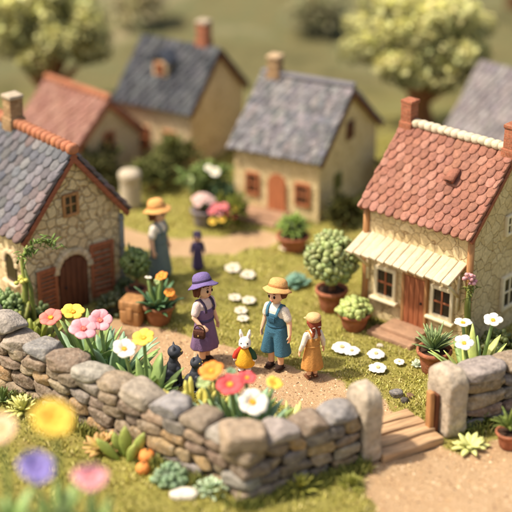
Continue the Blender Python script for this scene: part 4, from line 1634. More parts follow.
# --- plants and a stone post in the blurred middle distance
M['pale_stone'] = mat('pale_stone', lin(188, 174, 150), rough=.85, var=.2, bump=.4)
p = GP(131, 206)
o = thing('stone_post', 'blurred squat pale stone post behind the cottage roof', 'post', tuple(p))
o.scale = (.86, .86, .9)
mb = MB()
mb.lathe([(.36, 0), (.35, .2), (.33, .7), (.34, .95), (.37, 1.0), (.36, 1.12), (.28, 1.2), (.02, 1.23)], seg=20, wave=lambda t, i: (1 + .02 * math.sin(3 * t + i), 0))
mb.build('shaft', M['pale_stone'], o)


def bush(label, base, r, colr, n=260, leaf=.14, flowers=(), squash=.85, name='shrub'):
    o = thing(name, label, 'shrub', tuple(base))
    mb = MB()
    mb.loft([(0, 0, 0), (.02, 0, r * .4), (0, 0, r * .8)], [.09, .07, .05], seg=7)
    mb.build('stem', M['bark'], o)
    mb = MB()
    cl = [np.array([RNG.uniform(-.55, .55) * r, RNG.uniform(-.55, .55) * r, RNG.uniform(.3, 1.25) * r * squash]) for _ in range(9)]
    for k in range(n):
        c = cl[k % 9]
        d = RNG.normal(size=3)
        d /= np.linalg.norm(d)
        d[2] = abs(d[2]) * .8 + d[2] * .2
        p = c + d * r * RNG.uniform(.3, .5)
        p[2] = max(p[2], .04)
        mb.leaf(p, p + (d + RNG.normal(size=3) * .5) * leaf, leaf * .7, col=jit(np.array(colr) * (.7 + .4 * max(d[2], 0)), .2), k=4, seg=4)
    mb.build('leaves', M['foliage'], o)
    for (dx, dy, dz, fr, fc) in flowers:
        add_blossom(o, np.array([dx, dy, dz]), (0, -.6, .8), fr, fc, GOLD, n=6)
    return o


PK2 = lin(226, 120, 130)
bush('blurred leafy bush with a white blossom beside the tan cottage', GP(205, 200), .72, lin(132, 150, 84), 420, .2, [(.3, -.45, 1.0, .15, WHITE), (.12, -.4, 1.1, .1, WHITE), (-.4, -.5, .8, .13, PALEG)])
bush('blurred grey green bush against the tan cottage front wall', GP(225, 205), .45, lin(112, 136, 96), 240, .17)
bush('blurred flower bush with pink and yellow blooms beside the steps', GP(228, 226), .5, lin(122, 128, 52), 300, .17, [(-.3, -.4, .72, .13, PK2), (-.08, -.5, .78, .12, PK2), (-.42, -.3, .55, .1, PK2), (-.15, -.5, .42, .11, YEL), (-.4, -.4, .3, .1, YEL), (.15, -.48, .5, .1, RED), (.02, -.5, .62, .1, CORAL), (-.22, -.45, .58, .1, PINK), (.22, -.42, .7, .09, YEL)])
o = thing('flower_urn', 'blurred grey urn of pale pink blossoms behind the dark dressed child', 'potted plant', tuple(GP(203, 226)))
pot(o, .3, .5, mat('grey_urn', lin(130, 122, 124), var=.15))
for k in range(9):
    a = k * 2.4
    r = .09 * math.sqrt(k)
    add_blossom(o, np.array([math.cos(a) * r, math.sin(a) * r, .72 + .14 * (1 - k / 9)]), (math.cos(a) * r * 2, math.sin(a) * r * 2 - .3, .8), .13, lin(220, 184, 172), lin(220, 160, 150), n=6)
mb = MB()
for k in range(16):
    a, e = k * 2.4, RNG.uniform(.5, 1.3)
    d = np.array([math.cos(a) * math.cos(e), math.sin(a) * math.cos(e), math.sin(e)])
    mb.leaf((0, 0, .45), np.array([0, 0, .45]) + d * .35, .12, col=jit(lin(120, 130, 90), .15))
mb.build('leaves', M['leaf'], o)
for px, py, r, lab, c in ((175, 178, .75, 'dark blurred shrub in front of the dark roofed house', lin(112, 114, 62)), (152, 190, .6, 'dark blurred shrub right of the pale stone post', lin(116, 120, 66)), (100, 186, .8, 'dark blurred shrub below the low pink cottage', lin(106, 104, 60)),
                          (400, 190, .7, 'dark blurred shrub in the gap between the tan and pink tiled cottages', lin(98, 92, 50)), (345, 226, .45, 'blurred olive shrub at the tan cottage gable foot', lin(92, 90, 44))):
    bush(lab, GP(px, py), r, c, 330, .2)

for px, py, r, lab, c in ((322, 20, 1.0, 'far blurred dark bush on the slope left of the round yellow green tree', lin(176, 172, 128)), (140, 12, 1.0, 'far blurred pale bush right of the broad left tree', lin(206, 196, 150))):
    bush(lab, GP(px, py + 14), r, c, 420, .4)

# ------------------------------------------------------------------ trees
def tree(label, base, trunk_h, trunk_r, cz, rad, colr, clusters=60, per=75, leaf=.2):
    o = thing('tree', label, 'tree', tuple(base))
    mb = MB()
    mb.loft([(0, 0, -.1), (.05, 0, trunk_h * .35), (-.03, .02, trunk_h * .7), (.02, 0, trunk_h), (0, 0, cz)], [trunk_r * 1.5, trunk_r * 1.05, trunk_r * .95, trunk_r, trunk_r * .6], seg=12)
    for k in range(9):
        a = k * 2.4
        e = RNG.uniform(.3, 1.0)
        d = np.array([math.cos(a) * math.cos(e), math.sin(a) * math.cos(e), math.sin(e)])
        s = np.array([0, 0, trunk_h * RNG.uniform(.75, 1.05)])
        mb.loft([s, s + d * rad[0] * .3 + (0, 0, .12), s + d * rad[0] * .55 + (0, 0, .4)], [trunk_r * .5, trunk_r * .32, trunk_r * .12], seg=7)
    mb.build('trunk', M['bark'], o)
    mb = MB()
    for k in range(clusters):
        d = RNG.normal(size=3)
        d /= np.linalg.norm(d)
        if d[2] < -.62:
            d[2] *= -.6
        f = RNG.uniform(.55, 1.0) if k % 4 else RNG.uniform(.1, .55)
        c = np.array([0, 0, cz]) + d * np.array(rad) * f
        cr = RNG.uniform(.36, .52) * rad[0] * .5
        shade = RNG.uniform(.75, 1.15)
        for j in range(per):
            e = RNG.normal(size=3)
            e /= np.linalg.norm(e)
            p = c + e * cr * RNG.uniform(.8, 1.02) * np.array([1, 1, .8])
            q = np.cross(e, RNG.normal(size=3)) + e * .45 + RNG.normal(size=3) * .15
            q[2] -= .15
            q /= np.linalg.norm(q)
            s = np.cross(q, (0.1, .2, 1))
            s /= np.linalg.norm(s)
            l = leaf * RNG.uniform(.7, 1.3)
            nn = np.cross(s, q) * l * .18
            V = [p, p + q * l * .5 + s * l * .36 + nn, p + q * l, p + q * l * .5 - s * l * .36 + nn]
            cc = jit(np.array(colr) * shade * (.62 + .5 * max(e[2], -.7)) * (.7 + .4 * f), .16)  # shading painted into leaf colour: clump tops lighter, undersides and inner clumps darker
            mb.add(V, [(0, 1, 2), (0, 2, 3)], cc)
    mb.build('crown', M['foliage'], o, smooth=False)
    return o


tb_ = G(52, 116)
tree('blurred broad tree with thick trunk behind the low pink cottage', (tb_[0], tb_[1], 0), 1.15, .42, 3.05, (2.1, 2.0, 1.6), lin(236, 232, 164), 64, 130, .25)
tb2 = G(418, 132)
tree('blurred round yellow green tree behind the pink tiled cottage chimney', (tb2[0], tb2[1], 0), 1.2, .4, 3.0, (2.2, 2.0, 1.6), lin(238, 234, 166), 68, 130, .25)
tb3 = G(505, 60)
tree('farthest blurred tree showing above the plain grey roof', (tb3[0] + 1.0, tb3[1] + 4, 1.0), 1.5, .35, 2.6, (1.8, 1.7, 1.1), lin(206, 200, 124), 46, 90, .26)

# ------------------------------------------------------------------ people
def ring_loft(mb, rings, seg=28, ripple=0, nrip=9, phase=0.0):
    """rings: (cx, cy, z, rx, ry, ripple amount)"""
    V, F = [], []
    for (cx_, cy_, z, ra, rb, rp) in rings:
        for j in range(seg):
            t = 2 * math.pi * j / seg
            f = 1 + rp * math.cos(nrip * t + phase) + rp * .5 * math.cos((nrip - 4) * t + 1.3)
            V.append((cx_ + ra * f * math.cos(t), cy_ + rb * f * math.sin(t), z))
    for i in range(len(rings) - 1):
        for j in range(seg):
            j2 = (j + 1) % seg
            F.append((i * seg + j, i * seg + j2, (i + 1) * seg + j2, (i + 1) * seg + j))
    F.append(tuple(range(seg))[::-1])
    F.append(tuple((len(rings) - 1) * seg + j for j in range(seg)))
    mb.add(V, F)


class Sc(MB):
    """builder whose shapes are scaled on build"""
    def __init__(s, k):
        super().__init__()
        s.k = k

    def mesh(s, name):
        s.V = [v * s.k for v in s.V]
        return super().mesh(name)


def add_hand(mb, wrist, d, palm_n, thumb_dir):
    d = np.array(d, float); d /= np.linalg.norm(d)
    pn = np.array(palm_n, float); pn -= d * (pn @ d); pn /= np.linalg.norm(pn)
    side = np.cross(d, pn)
    if side @ np.array(thumb_dir) < 0:
        side = -side
    w = np.array(wrist, float)
    R = np.stack([side, d, np.cross(side, d)], 1)
    mb.ell(w + d * .034, (.024, .034, .0125), R, n=5)
    for i, (off, ln) in enumerate(((.0175, .034), (.006, .039), (-.006, .036), (-.0175, .028))):
        b0 = w + d * .052 + side * off
        b1 = b0 + d * ln * .5 + side * off * .12 + pn * .004
        b2 = b0 + d * ln * .95 + side * off * .2 + pn * .015
        mb.capsule([b0 - d * .012, b0, b1, b2], [.0072, .0072, .0068, .0056], seg=8)
    t0 = w + d * .018 + side * .017
    t1 = t0 + (side * .8 + d * .6) * .018 + pn * .004
    t2 = t1 + (side * .35 + d * .9) * .018 + pn * .007
    mb.capsule([t0, t1, t2], [.009, .0085, .0062], seg=8)


def person(label, loc, rot, H, spec):
    o = thing('person', label, 'person', tuple(loc), rot, spec.get('group'))
    bd = Sc(H)
    # legs and feet
    for s in (-1, 1):
        fx = spec.get('stance', .052)
        dy = spec.get('step', 0) * s
        bd.capsule([(s * .05, 0, .46), (s * fx, -.004 + dy * .5, .26), (s * fx, dy, .05)], [.058, .044, .032], seg=14)
        bd.capsule([(s * fx, dy + .012, .026), (s * (fx + .006), dy - .055, .02)], [.026, .02], seg=10)
    # trunk, neck, shoulders
    ring_loft(bd, [(0, 0, .40, .07, .055, 0), (0, 0, .45, .098, .075, 0), (0, 0, .54, .084, .066, 0), (0, -.002, .63, .1, .073, 0), (0, 0, .70, .11, .066, 0), (0, .004, .735, .085, .05, 0), (0, .006, .75, .04, .034, 0)])
    bd.capsule([(0, .008, .72), (0, .004, .80)], [.036, .034], seg=14)
    # head
    hc = np.array([0, -.004, .878])
    bd.ell(hc, (.083, .09, .098), n=8)
    bd.ell(hc + (0, -.016, -.04), (.062, .068, .06), n=7)
    bd.ell(hc + (0, -.092, -.012), (.012, .014, .014), n=4)
    for s in (-1, 1):
        bd.ell(hc + (s * .083, .012, -.008), (.012, .02, .026), n=4)
    for s, (el, wr, hd, pn, td) in ((-1, spec['armR']), (1, spec['armL'])):
        sh = np.array([s * .108, .004, .705])
        bd.capsule([sh, el, wr], [.036, .03, .021], seg=12)
        add_hand(bd, wr, hd, pn, td)
    fuse(bd, 'body', .0058 * H, M['skin'], o, smooth=3)
    # face
    for s in (-1, 1):
        mb = Sc(H)
        mb.ell(hc + (s * .034, -.0845, -.004), (.0125, .0075, .018), rz(s * .3), n=4)
        e = mb.build('eye', spec.get('eyem', cloth(46, 28, 22)), o)
        mb = Sc(H)
        mb.capsule([hc + (s * .046, -.0835, .03), hc + (s * .034, -.088, .034), hc + (s * .022, -.0895, .031)], [.0035, .004, .003], seg=6)
        mb.build('eyebrow', spec['hairm'], o)
    mb = Sc(H)
    mb.capsule([hc + (-.014, -.0815, -.051), hc + (0, -.0845, -.054), hc + (.014, -.0815, -.051)], [.004, .0055, .004], seg=6)
    mb.build('mouth', cloth(196, 92, 80), o)
    # hair
    hm = Sc(H)
    hm.ell(hc + (0, .026, .016), (.093, .088, .1), n=8)
    hair = spec['hair']
    if hair in ('bob', 'short'):
        lo = -.075 if hair == 'bob' else -.03
        for s in (-1, 1):
            hm.capsule([hc + (s * .083, -.008, .04), hc + (s * .09, .0, -.01), hc + (s * .08, .015, lo)], [.024, .024, .016])
            hm.capsule([hc + (s * .06, .06, .0), hc + (s * .055, .075, lo - .01)], [.045, .028])
        hm.capsule([hc + (0, .075, 0), hc + (0, .08, lo - .012)], [.05, .03])
    if hair == 'braids':
        for s in (-1, 1):
            for k in range(5):
                hm.ell(hc + (s * (.045 + .008 * math.sin(k * 2)), .092 + .004 * k, -.03 - .032 * k), (.031 - .002 * k, .029 - .002 * k, .025), n=5)
            hm.capsule([hc + (s * .075, .03, .03), hc + (s * .06, .08, -.02)], [.04, .035])
    for k, x in enumerate((-.06, -.036, -.012, .014, .04, .062)):
        hm.capsule([hc + (x, -.05 - .02 * (1 - abs(x) / .06), .06), hc + (x * 1.08, -.08 + abs(x) * .45, .05 + .006 * (k % 2))], [.02, .011])
    fuse(hm, 'hair', .007 * H, spec['hairm'], o, smooth=2)
    if hair == 'braids':
        for s in (-1, 1):
            mb = Sc(H)
            mb.lathe([(.02, -.008), (.03, 0), (.02, .008)], c=hc + (s * .045, .1, -.03), seg=12)
            mb.build('hair_tie', cloth(240, 220, 200), o)
    # shirt
    sm = Sc(H)
    ring_loft(sm, [(0, 0, .46, .1, .078, 0), (0, 0, .54, .095, .076, 0), (0, -.002, .63, .11, .082, 0), (0, 0, .70, .121, .075, 0), (0, .004, .735, .095, .06, 0), (0, .005, .758, .052, .046, 0)])
    slv = spec.get('sleeve', .62)
    for s, (el, wr, *_r) in ((-1, spec['armR']), (1, spec['armL'])):
        sh = np.array([s * .108, .004, .705])
        el = np.array(el)
        end = sh + (el - sh) * slv if slv <= 1 else el + (np.array(wr) - el) * (slv - 1)
        pts = [sh, (sh + end) / 2, end] if slv <= 1 else [sh, el, end]
        sm.capsule(pts, [.046, .047, .047] if slv <= 1 else [.045, .039, .032], seg=14)
    fuse(sm, 'shirt', .007 * H, spec['shirtm'], o, smooth=2)
    mb = Sc(H)
    mb.lathe([(.047, .742), (.058, .752), (.05, .768), (.041, .766)], seg=18, sy=.85, c=(0, .004, 0))
    mb.build('collar', spec['shirtm'], o)
    # dress or overalls
    dm = spec['dressm']
    kind = spec['dress']
    hem = spec.get('hem', .2)
    fl = spec.get('flare', 1.0)
    db = Sc(H)
    if kind in ('pinafore', 'dress'):
        rp = spec.get('ripple', .034)
        rings = [(0, 0, .655, .113, .088, 0), (0, 0, .60, .117, .091, 0), (0, 0, .53, .106, .086, 0), (0, 0, .49, .112, .091, .004),
                 (0, 0, .40, .130 * fl, .108 * fl, rp * .5), (0, 0, (.4 + hem) / 2, .150 * fl, .127 * fl, rp * .8), (0, 0, hem + .012, .170 * fl, .145 * fl, rp), (0, 0, hem, .168 * fl, .143 * fl, rp),
                 (0, 0, hem + .01, .158 * fl, .134 * fl, rp), (0, 0, hem + .14, .125, .1, 0)]
        ring_loft(db, rings, seg=48, nrip=10, phase=spec.get('phase', 0))
        dr = db.build('dress', dm, o)
        mb = Sc(H)
        mb.lathe([(.107, .505), (.116, .512), (.116, .53), (.107, .537)], seg=28, sy=.83)
        mb.build('waistband', spec.get('beltm', dm), dr)
    else:
        for s in (-1, 1):
            ring_loft(db, [(s * .05, 0, .5, .07, .08, 0), (s * .058, 0, .4, .078, .09, 0), (s * .074, 0, .31, .078, .097, .015), (s * .09, 0, hem + .01, .086, .106, .03), (s * .09, 0, hem, .083, .103, .03)], seg=30, nrip=7, phase=s)
        ring_loft(db, [(0, 0, .385, .1, .08, 0), (0, 0, .45, .125, .095, 0), (0, 0, .52, .108, .086, 0), (0, 0, .60, .114, .089, 0), (0, -.006, .655, .098, .085, 0), (0, -.01, .672, .07, .078, 0)])
        dr = fuse(db, 'overalls', .0075 * H, dm, o, smooth=2)
        mb = Sc(H)
        mb.rbox((0, -.094, .605), (.085, .014, .06), .006, rx(.02), wob=.001)
        mb.build('pocket', spec.get('beltm', dm), dr)
        mb = Sc(H)
        mb.lathe([(.104, .505), (.113, .512), (.113, .528), (.104, .535)], seg=28, sy=.83)
        mb.build('waistband', spec.get('beltm', dm), dr)
    for s in (-1, 1):
        mb = Sc(H)
        mb.loft([(s * .058, -.088, .63), (s * .064, -.088, .68), (s * .07, -.058, .735), (s * .07, .0, .768), (s * .066, .05, .74), (s * .055, .086, .68), (s * .05, .09, .62)], .017, .007, up=(0, -1, 0), seg=8)
        mb.build('strap', dm if spec.get('strapm') is None else spec['strapm'], dr)
    # shoes
    for s in (-1, 1):
        fx = spec.get('stance', .052)
        dy = spec.get('step', 0) * s
        mb = Sc(H)
        mb.ell((s * (fx + .003), dy - .026, .024), (.036, .066, .03), n=6)
        V = mb.V[-1]
        V[:, 2] = np.maximum(V[:, 2], .002)
        mb.rbox((s * (fx + .003), dy - .026, .006), (.07, .13, .014), .006)
        mb.lathe([(.034, .04), (.037, .047), (.034, .056)], c=(s * fx, dy, 0), seg=14)
        mb.build('shoe', spec.get('shoem', cloth(58, 38, 30)), o)
    # hat
    hk = spec.get('hat')
    if hk:
        tilt = rx(spec.get('tilt', -.12)) @ ry(spec.get('roll', 0))
        c = hc + (0, .024, .05)
        mb = Sc(H)
        if hk == 'brim':
            br = spec.get('brim', .168)
            prof = [(.088, .004), (br * .75, -.008), (br * .98, -.03), (br, -.026), (br * .98, -.018), (br * .76, .006), (.104, .02), (.101, .05), (.093, .085), (.072, .108), (.04, .118), (.004, .12)]
            ph = spec.get('phase', 0)
            mb.lathe(prof, c=c, R=tilt, seg=40, wave=lambda t, i: (1, (.012 * math.sin(2 * t + ph) + .004 * math.sin(5 * t)) if i in (1, 2, 3, 4, 5) else 0), sy=1.02)
            h_ = mb.build('hat', spec['hatm'], o)
            mb = Sc(H)
            mb.lathe([(.104, .018), (.107, .022), (.105, .042), (.1, .046)], c=c, R=tilt, seg=32, sy=1.02)
            mb.build('hat_band', spec['bandm'], h_)
        else:
            mb.lathe([(.09, -.01), (.1, .0), (.108, .03), (.104, .06), (.085, .085), (.05, .1), (.004, .104)], c=c, R=tilt, seg=32, sy=1.06)
            h_ = mb.build('cap', spec['hatm'], o)
            mb = Sc(H)
            mb.ell(c + tilt @ np.array([0, -.115, .002]), (.092, .075, .012), tilt @ rx(.2), n=6)
            mb.build('cap_brim', spec['hatm'], h_)
    return o


RELAX = lambda s: ((s * .150, .012, .565), (s * .168, -.022, .445), (s * .06, -.15, -1), (-s, 0, 0), (0, -1, 0))
SOUT = lambda s, k: ((s * (.150 + k), .012, .565), (s * (.172 + k * 1.6), -.022, .448), (s * .12, -.15, -1), (-s, 0, 0), (0, -1, 0))

brown_hair, red_hair = cloth(110, 62, 38), cloth(142, 66, 42)
WSH = cloth(240, 226, 204)
gpos = GP(205, 361)
girl = person('person in purple pinafore and purple brimmed hat with a satchel at the hip', (gpos[0], gpos[1], gpos[2] + .012), math.radians(48), 2.02, dict(
    armR=((-.155, -.0, .575), (-.142, -.085, .50), (.35, -.8, -.35), (.3, .2, -1), (0, 0, 1)), armL=SOUT(1, .0), hair='bob', hairm=brown_hair, shirtm=cloth(236, 208, 196), dress='pinafore', dressm=cloth(124, 96, 128),
    strapm=cloth(74, 62, 84), beltm=cloth(82, 70, 96), hat='brim', hatm=cloth(122, 104, 152), bandm=cloth(70, 56, 84), hem=.19, tilt=-.36, roll=.06, stance=.05, step=.015))
bpos = GP(276, 367)
person('person in teal denim overalls, white shirt and straw hat facing the rabbit', (bpos[0], bpos[1], bpos[2] + .012), math.radians(-36), 2.02, dict(
    armR=RELAX(-1), armL=SOUT(1, .012), hair='short', hairm=brown_hair, shirtm=WSH, dress='overalls', dressm=cloth(66, 112, 132), beltm=cloth(52, 92, 112), hat='brim', hatm=cloth(222, 168, 104),
    bandm=cloth(186, 130, 74), hem=.185, tilt=-.34, roll=-.04, stance=.062, phase=1.2, brim=.158))
cpos = GP(312, 377)
person('red haired child seen from behind in ochre dress and tan cap', (cpos[0], cpos[1], cpos[2] + .012), math.radians(-152), 1.5, dict(
    armR=SOUT(-1, .015), armL=SOUT(1, .015), hair='braids', hairm=red_hair, shirtm=WSH, dress='pinafore', dressm=cloth(206, 146, 76), hat='cap', hatm=cloth(224, 176, 122), hem=.17, flare=1.0, sleeve=1.7,
    shoem=cloth(120, 74, 48), tilt=.05, phase=.7))
wpos = GP(160, 279)
person('blurred person in straw hat, white blouse and long grey green apron dress', (wpos[0], wpos[1], wpos[2] + .012), math.radians(62), 2.06, dict(
    armR=RELAX(-1), armL=RELAX(1), hair='bob', hairm=cloth(132, 80, 46), shirtm=WSH, dress='pinafore', dressm=cloth(112, 126, 122), hat='brim', hatm=cloth(232, 172, 102), bandm=cloth(196, 134, 74), hem=.1, tilt=-.2, phase=2.0))
spos = GP(198, 270)
person('blurred small child in dark violet dress standing on the far path', (spos[0], spos[1], spos[2] + .012), math.radians(10), 1.02, dict(
    armR=RELAX(-1), armL=RELAX(1), hair='bob', hairm=cloth(60, 48, 62), shirtm=cloth(74, 62, 86), dress='dress', dressm=cloth(82, 68, 98), hat='cap', hatm=cloth(66, 54, 74), hem=.07, sleeve=1.7, flare=.9))

# satchel held at the hip of the purple girl
R48 = rz(math.radians(48))
sp_ = np.array(girl.location) + R48 @ (np.array([-.165, -.085, .42]) * 2.02)
o = thing('satchel', 'small dark brown satchel held against the purple pinafore', 'bag', tuple(sp_), math.radians(48 - 68))
mb = MB()
mb.rbox((0, 0, 0), (.26, .12, .2), .035, wob=.004)
bg = mb.build('bag_body', cloth(78, 46, 34), o)
mb = MB()
mb.rbox((0, -.055, .035), (.255, .03, .13), .014, wob=.003)
mb.build('flap', cloth(94, 56, 40), o)
mb = MB()
mb.ell((0, -.075, -.02), (.02, .012, .02), n=3)
mb.build('buckle', cloth(200, 160, 90), o)
mb = MB()
a_ = np.linspace(0, math.pi, 11)
mb.loft([(math.cos(t) * .12, 0, .08 + math.sin(t) * .13) for t in a_], .014, seg=7)
mb.build('strap', cloth(70, 42, 32), o)

# ------------------------------------------------------------------ rabbit figurine
rp = GP(245, 371)
o = thing('rabbit', 'white toy rabbit in yellow smock standing between the two adults', 'rabbit', (rp[0], rp[1], rp[2] + .01), math.radians(-6))
o.scale = (.88, .88, .88)
k = 1.0
WHT = mat('rabbit_white', lin(246, 238, 222), rough=.7, var=.06, scale=10, bump=.25, bscale=50)
mb = Sc(k)
mb.ell((0, -.01, .79), (.155, .15, .15), n=8)
mb.ell((0, -.14, .755), (.085, .085, .066), n=6)
mb.ell((0, -.19, .765), (.05, .04, .042), n=5)
for s in (-1, 1):
    mb.ell((s * .085, -.06, .75), (.07, .07, .062), n=5)
    mb.capsule([(s * .07, .01, .89), (s * .1, .03, .99), (s * .115, .05, 1.09)], [.045, .056, .03], seg=10)
    mb.capsule([(s * .09, 0, .25), (s * .085, -.01, .1)], [.085, .07], seg=12)
    mb.ell((s * .09, -.045, .06), (.075, .105, .06), n=6)
    mb.capsule([(s * .13, 0, .58), (s * .23, -.03, .46), (s * .25, -.06, .36)], [.05, .05, .045], seg=10)
    for q in (-.02, 0, .02):
        mb.capsule([(s * .25 + q, -.075, .35), (s * .252 + q, -.085, .315)], [.016, .013], seg=7)
    mb.capsule([(s * .22, -.085, .365), (s * .205, -.105, .345)], [.016, .013], seg=7)
ring_loft(mb, [(0, 0, .2, .12, .11, 0), (0, 0, .3, .19, .17, 0), (0, 0, .42, .19, .17, 0), (0, 0, .55, .14, .125, 0), (0, 0, .66, .085, .08, 0)])
mb.ell((0, .17, .28), (.06, .06, .06), n=4)
fuse(mb, 'body', .014, WHT, o, smooth=3)
mb = MB()
ring_loft(mb, [(0, 0, .645, .09, .085, 0), (0, 0, .60, .125, .112, 0), (0, 0, .52, .165, .15, .0), (0, 0, .38, .215, .195, .01), (0, 0, .25, .245, .22, .02), (0, 0, .17, .232, .21, .022), (0, 0, .16, .2, .18, .02), (0, 0, .3, .14, .12, 0)], seg=36, nrip=9)
sm_ = mb.build('smock', cloth(240, 178, 48), o)
mb = MB()
mb.lathe([(.082, .635), (.105, .64), (.1, .665), (.08, .668)], seg=18, sy=.92)
mb.build('collar', cloth(216, 120, 60), sm_)
for s, cc, nm in ((-1, cloth(196, 62, 44), 'red sleeve'), (1, cloth(44, 78, 52), 'dark green sleeve')):
    mb = MB()
    mb.capsule([(s * .115, 0, .60), (s * .205, -.022, .50), (s * .245, -.05, .405)], [.062, .07, .066], seg=14)
    mb.build('sleeve', cc, o, label=nm)
    mb = MB()
    mb.ell((s * .078, -.135, .815), (.018, .013, .023), rz(s * .5), n=4)
    mb.build('eye', cloth(30, 22, 22), o)
    mb = MB()
    mb.ell((s * .1, -.012, .985), (.024, .022, .06), ry(s * .15) @ rx(-.2), n=4)
    mb.build('inner_ear', cloth(228, 206, 190), o)
    mb = MB()
    mb.ell((s * .09, -.062, .03), (.082, .112, .035), n=6)
    mb.V[-1][:, 2] = np.maximum(mb.V[-1][:, 2], .0)
    mb.build('shoe', cloth(52, 40, 40), o)
mb = MB()
mb.ell((0, -.229, .782), (.02, .013, .014), n=4)
mb.build('nose', cloth(222, 130, 120), o)

# ------------------------------------------------------------------ two dark cats behind the flowers
CATM = mat('charcoal_cat', lin(66, 68, 74), rough=.5, var=.2, scale=10, bump=.2, bscale=40, spec=.45)


def cat(label, loc, rot, k):
    o = thing('cat', label, 'cat', tuple(loc), rot, 'dark sitting cats behind the wall')
    mb = Sc(k)
    mb.ell((0, .06, .2), (.17, .2, .2), n=7)
    mb.ell((0, -.01, .36), (.125, .135, .19), n=7)
    mb.capsule([(0, -.01, .5), (0, -.03, .6)], [.09, .085], seg=12)
    mb.ell((0, -.045, .70), (.145, .138, .125), n=7)
    mb.ell((0, -.15, .675), (.06, .055, .045), n=5)
    for s in (-1, 1):
        mb.loft([(s * .075, -.03, .78), (s * .088, -.03, .83), (s * .098, -.028, .88)], [.05, .034, .006], [.03, .02, .005], up=(0, 1, 0), seg=10)
        mb.capsule([(s * .07, -.1, .36), (s * .075, -.13, .18), (s * .075, -.14, .04)], [.06, .047, .042], seg=12)
        mb.ell((s * .075, -.165, .03), (.045, .065, .032), n=5)
        mb.ell((s * .14, .06, .13), (.07, .14, .12), n=6)
        mb.ell((s * .14, -.06, .03), (.045, .09, .032), n=5)
    mb.capsule([(0, .22, .08), (.12, .27, .05), (.24, .2, .05), (.28, .08, .05)], [.05, .046, .042, .034], seg=10)
    fuse(mb, 'body', .013 * k, CATM, o, smooth=2)
    for s in (-1, 1):
        mb = Sc(k)
        mb.ell((s * .055, -.172, .726), (.02, .012, .022), rz(s * .3), n=4)
        mb.build('eye', cloth(200, 176, 90), o)
    mb = Sc(k)
    mb.ell((0, -.203, .685), (.016, .01, .011), n=4)
    mb.build('nose', cloth(220, 150, 140), o)
    return o


c1 = GP(173, 383)
cat('taller dark cat sitting right of the white and yellow flower', c1, math.radians(95), 1.12)
c2 = GP(195, 389)
cat('smaller dark cat half hidden by the yellow green succulent', c2, math.radians(60), .95)

# ------------------------------------------------------------------ grass and gravel
def scatter(n, x0, x1, y0, y1):
    return RNG.uniform(x0, x1, n), RNG.uniform(y0, y1, n)


def inside_poly(X, Y, h, pad=.0):
    x, y, th, L, W = h
    dx, dy = X - x, Y - y
    a = dx * math.cos(th) + dy * math.sin(th)
    b_ = -dx * math.sin(th) + dy * math.cos(th)
    return (a > -pad) & (a < L + pad) & (b_ > -pad) & (b_ < W + pad)


FOOT = [(2.45, 31.8, -.729, 2.9, 2.7), (-.65, 38.5, -.508, 2.6, 3.6), (-7.9, 34.2, -.87, 4.0, 2.7)]


def wall_clear(X, Y):
    d1 = seg_d(X, Y, [(*(Cc + N1 * .33), .3), (*(Cc + N1 * .33 + E1 * 9.4), .3)])
    d2 = seg_d(X, Y, [(*(Cc + N2 * .33), .3), (*(Cc + N2 * .33 + E2 * 2.6), .3)])
    d3 = seg_d(X, Y, [(*(Cc + N2 * .33 + E2 * 4.7), .3), (*(Cc + N2 * .33 + E2 * 9.7), .3)])
    return np.minimum(np.minimum(d1, d2), d3) > 0


def blades(n, box, hmin, hmax, wd):
    X, Y = scatter(n, *box)
    clump = wavy(X, Y, 4.3, 5.1) * .5 + wavy(X, Y, 9.7, 1.1) * .5
    keep = (path_mask(X, Y) < RNG.uniform(.05, .55, n)) & wall_clear(X, Y) & (clump > RNG.uniform(-.95, .75, n))
    for f in FOOT:
        keep &= ~inside_poly(X, Y, f)
    X, Y, clump = X[keep], Y[keep], clump[keep]
    m = len(X)
    Z = ground_z(X, Y) - path_mask(X, Y) * .03 - .01
    h = RNG.uniform(hmin, hmax, m) * (1 + .6 * clump)
    a = RNG.uniform(0, 2 * np.pi, m)
    w = wd * RNG.uniform(.6, 1.3, m)
    lean = RNG.uniform(.1, .9, m) * h
    la = RNG.uniform(0, 2 * np.pi, m)
    V = np.empty((m, 5, 3))
    sx_, sy_ = np.cos(a) * w / 2, np.sin(a) * w / 2
    V[:, 0] = np.stack([X - sx_, Y - sy_, Z], 1)
    V[:, 1] = np.stack([X + sx_, Y + sy_, Z], 1)
    mx_, my_ = X + np.cos(la) * lean * .35, Y + np.sin(la) * lean * .35
    V[:, 2] = np.stack([mx_ + sx_ * .8, my_ + sy_ * .8, Z + h * .6], 1)
    V[:, 3] = np.stack([mx_ - sx_ * .8, my_ - sy_ * .8, Z + h * .6], 1)
    V[:, 4] = np.stack([X + np.cos(la) * lean, Y + np.sin(la) * lean, Z + h], 1)
    pal = np.array([lin(196, 188, 100), lin(182, 176, 86), lin(210, 200, 120), lin(160, 158, 76), lin(220, 206, 136)])
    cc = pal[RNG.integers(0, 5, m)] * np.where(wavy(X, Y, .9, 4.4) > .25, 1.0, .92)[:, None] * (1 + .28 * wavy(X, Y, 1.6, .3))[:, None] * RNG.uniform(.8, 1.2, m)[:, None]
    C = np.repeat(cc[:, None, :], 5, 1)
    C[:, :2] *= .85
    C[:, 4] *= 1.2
    return V.reshape(-1, 3), C.reshape(-1, 3), m


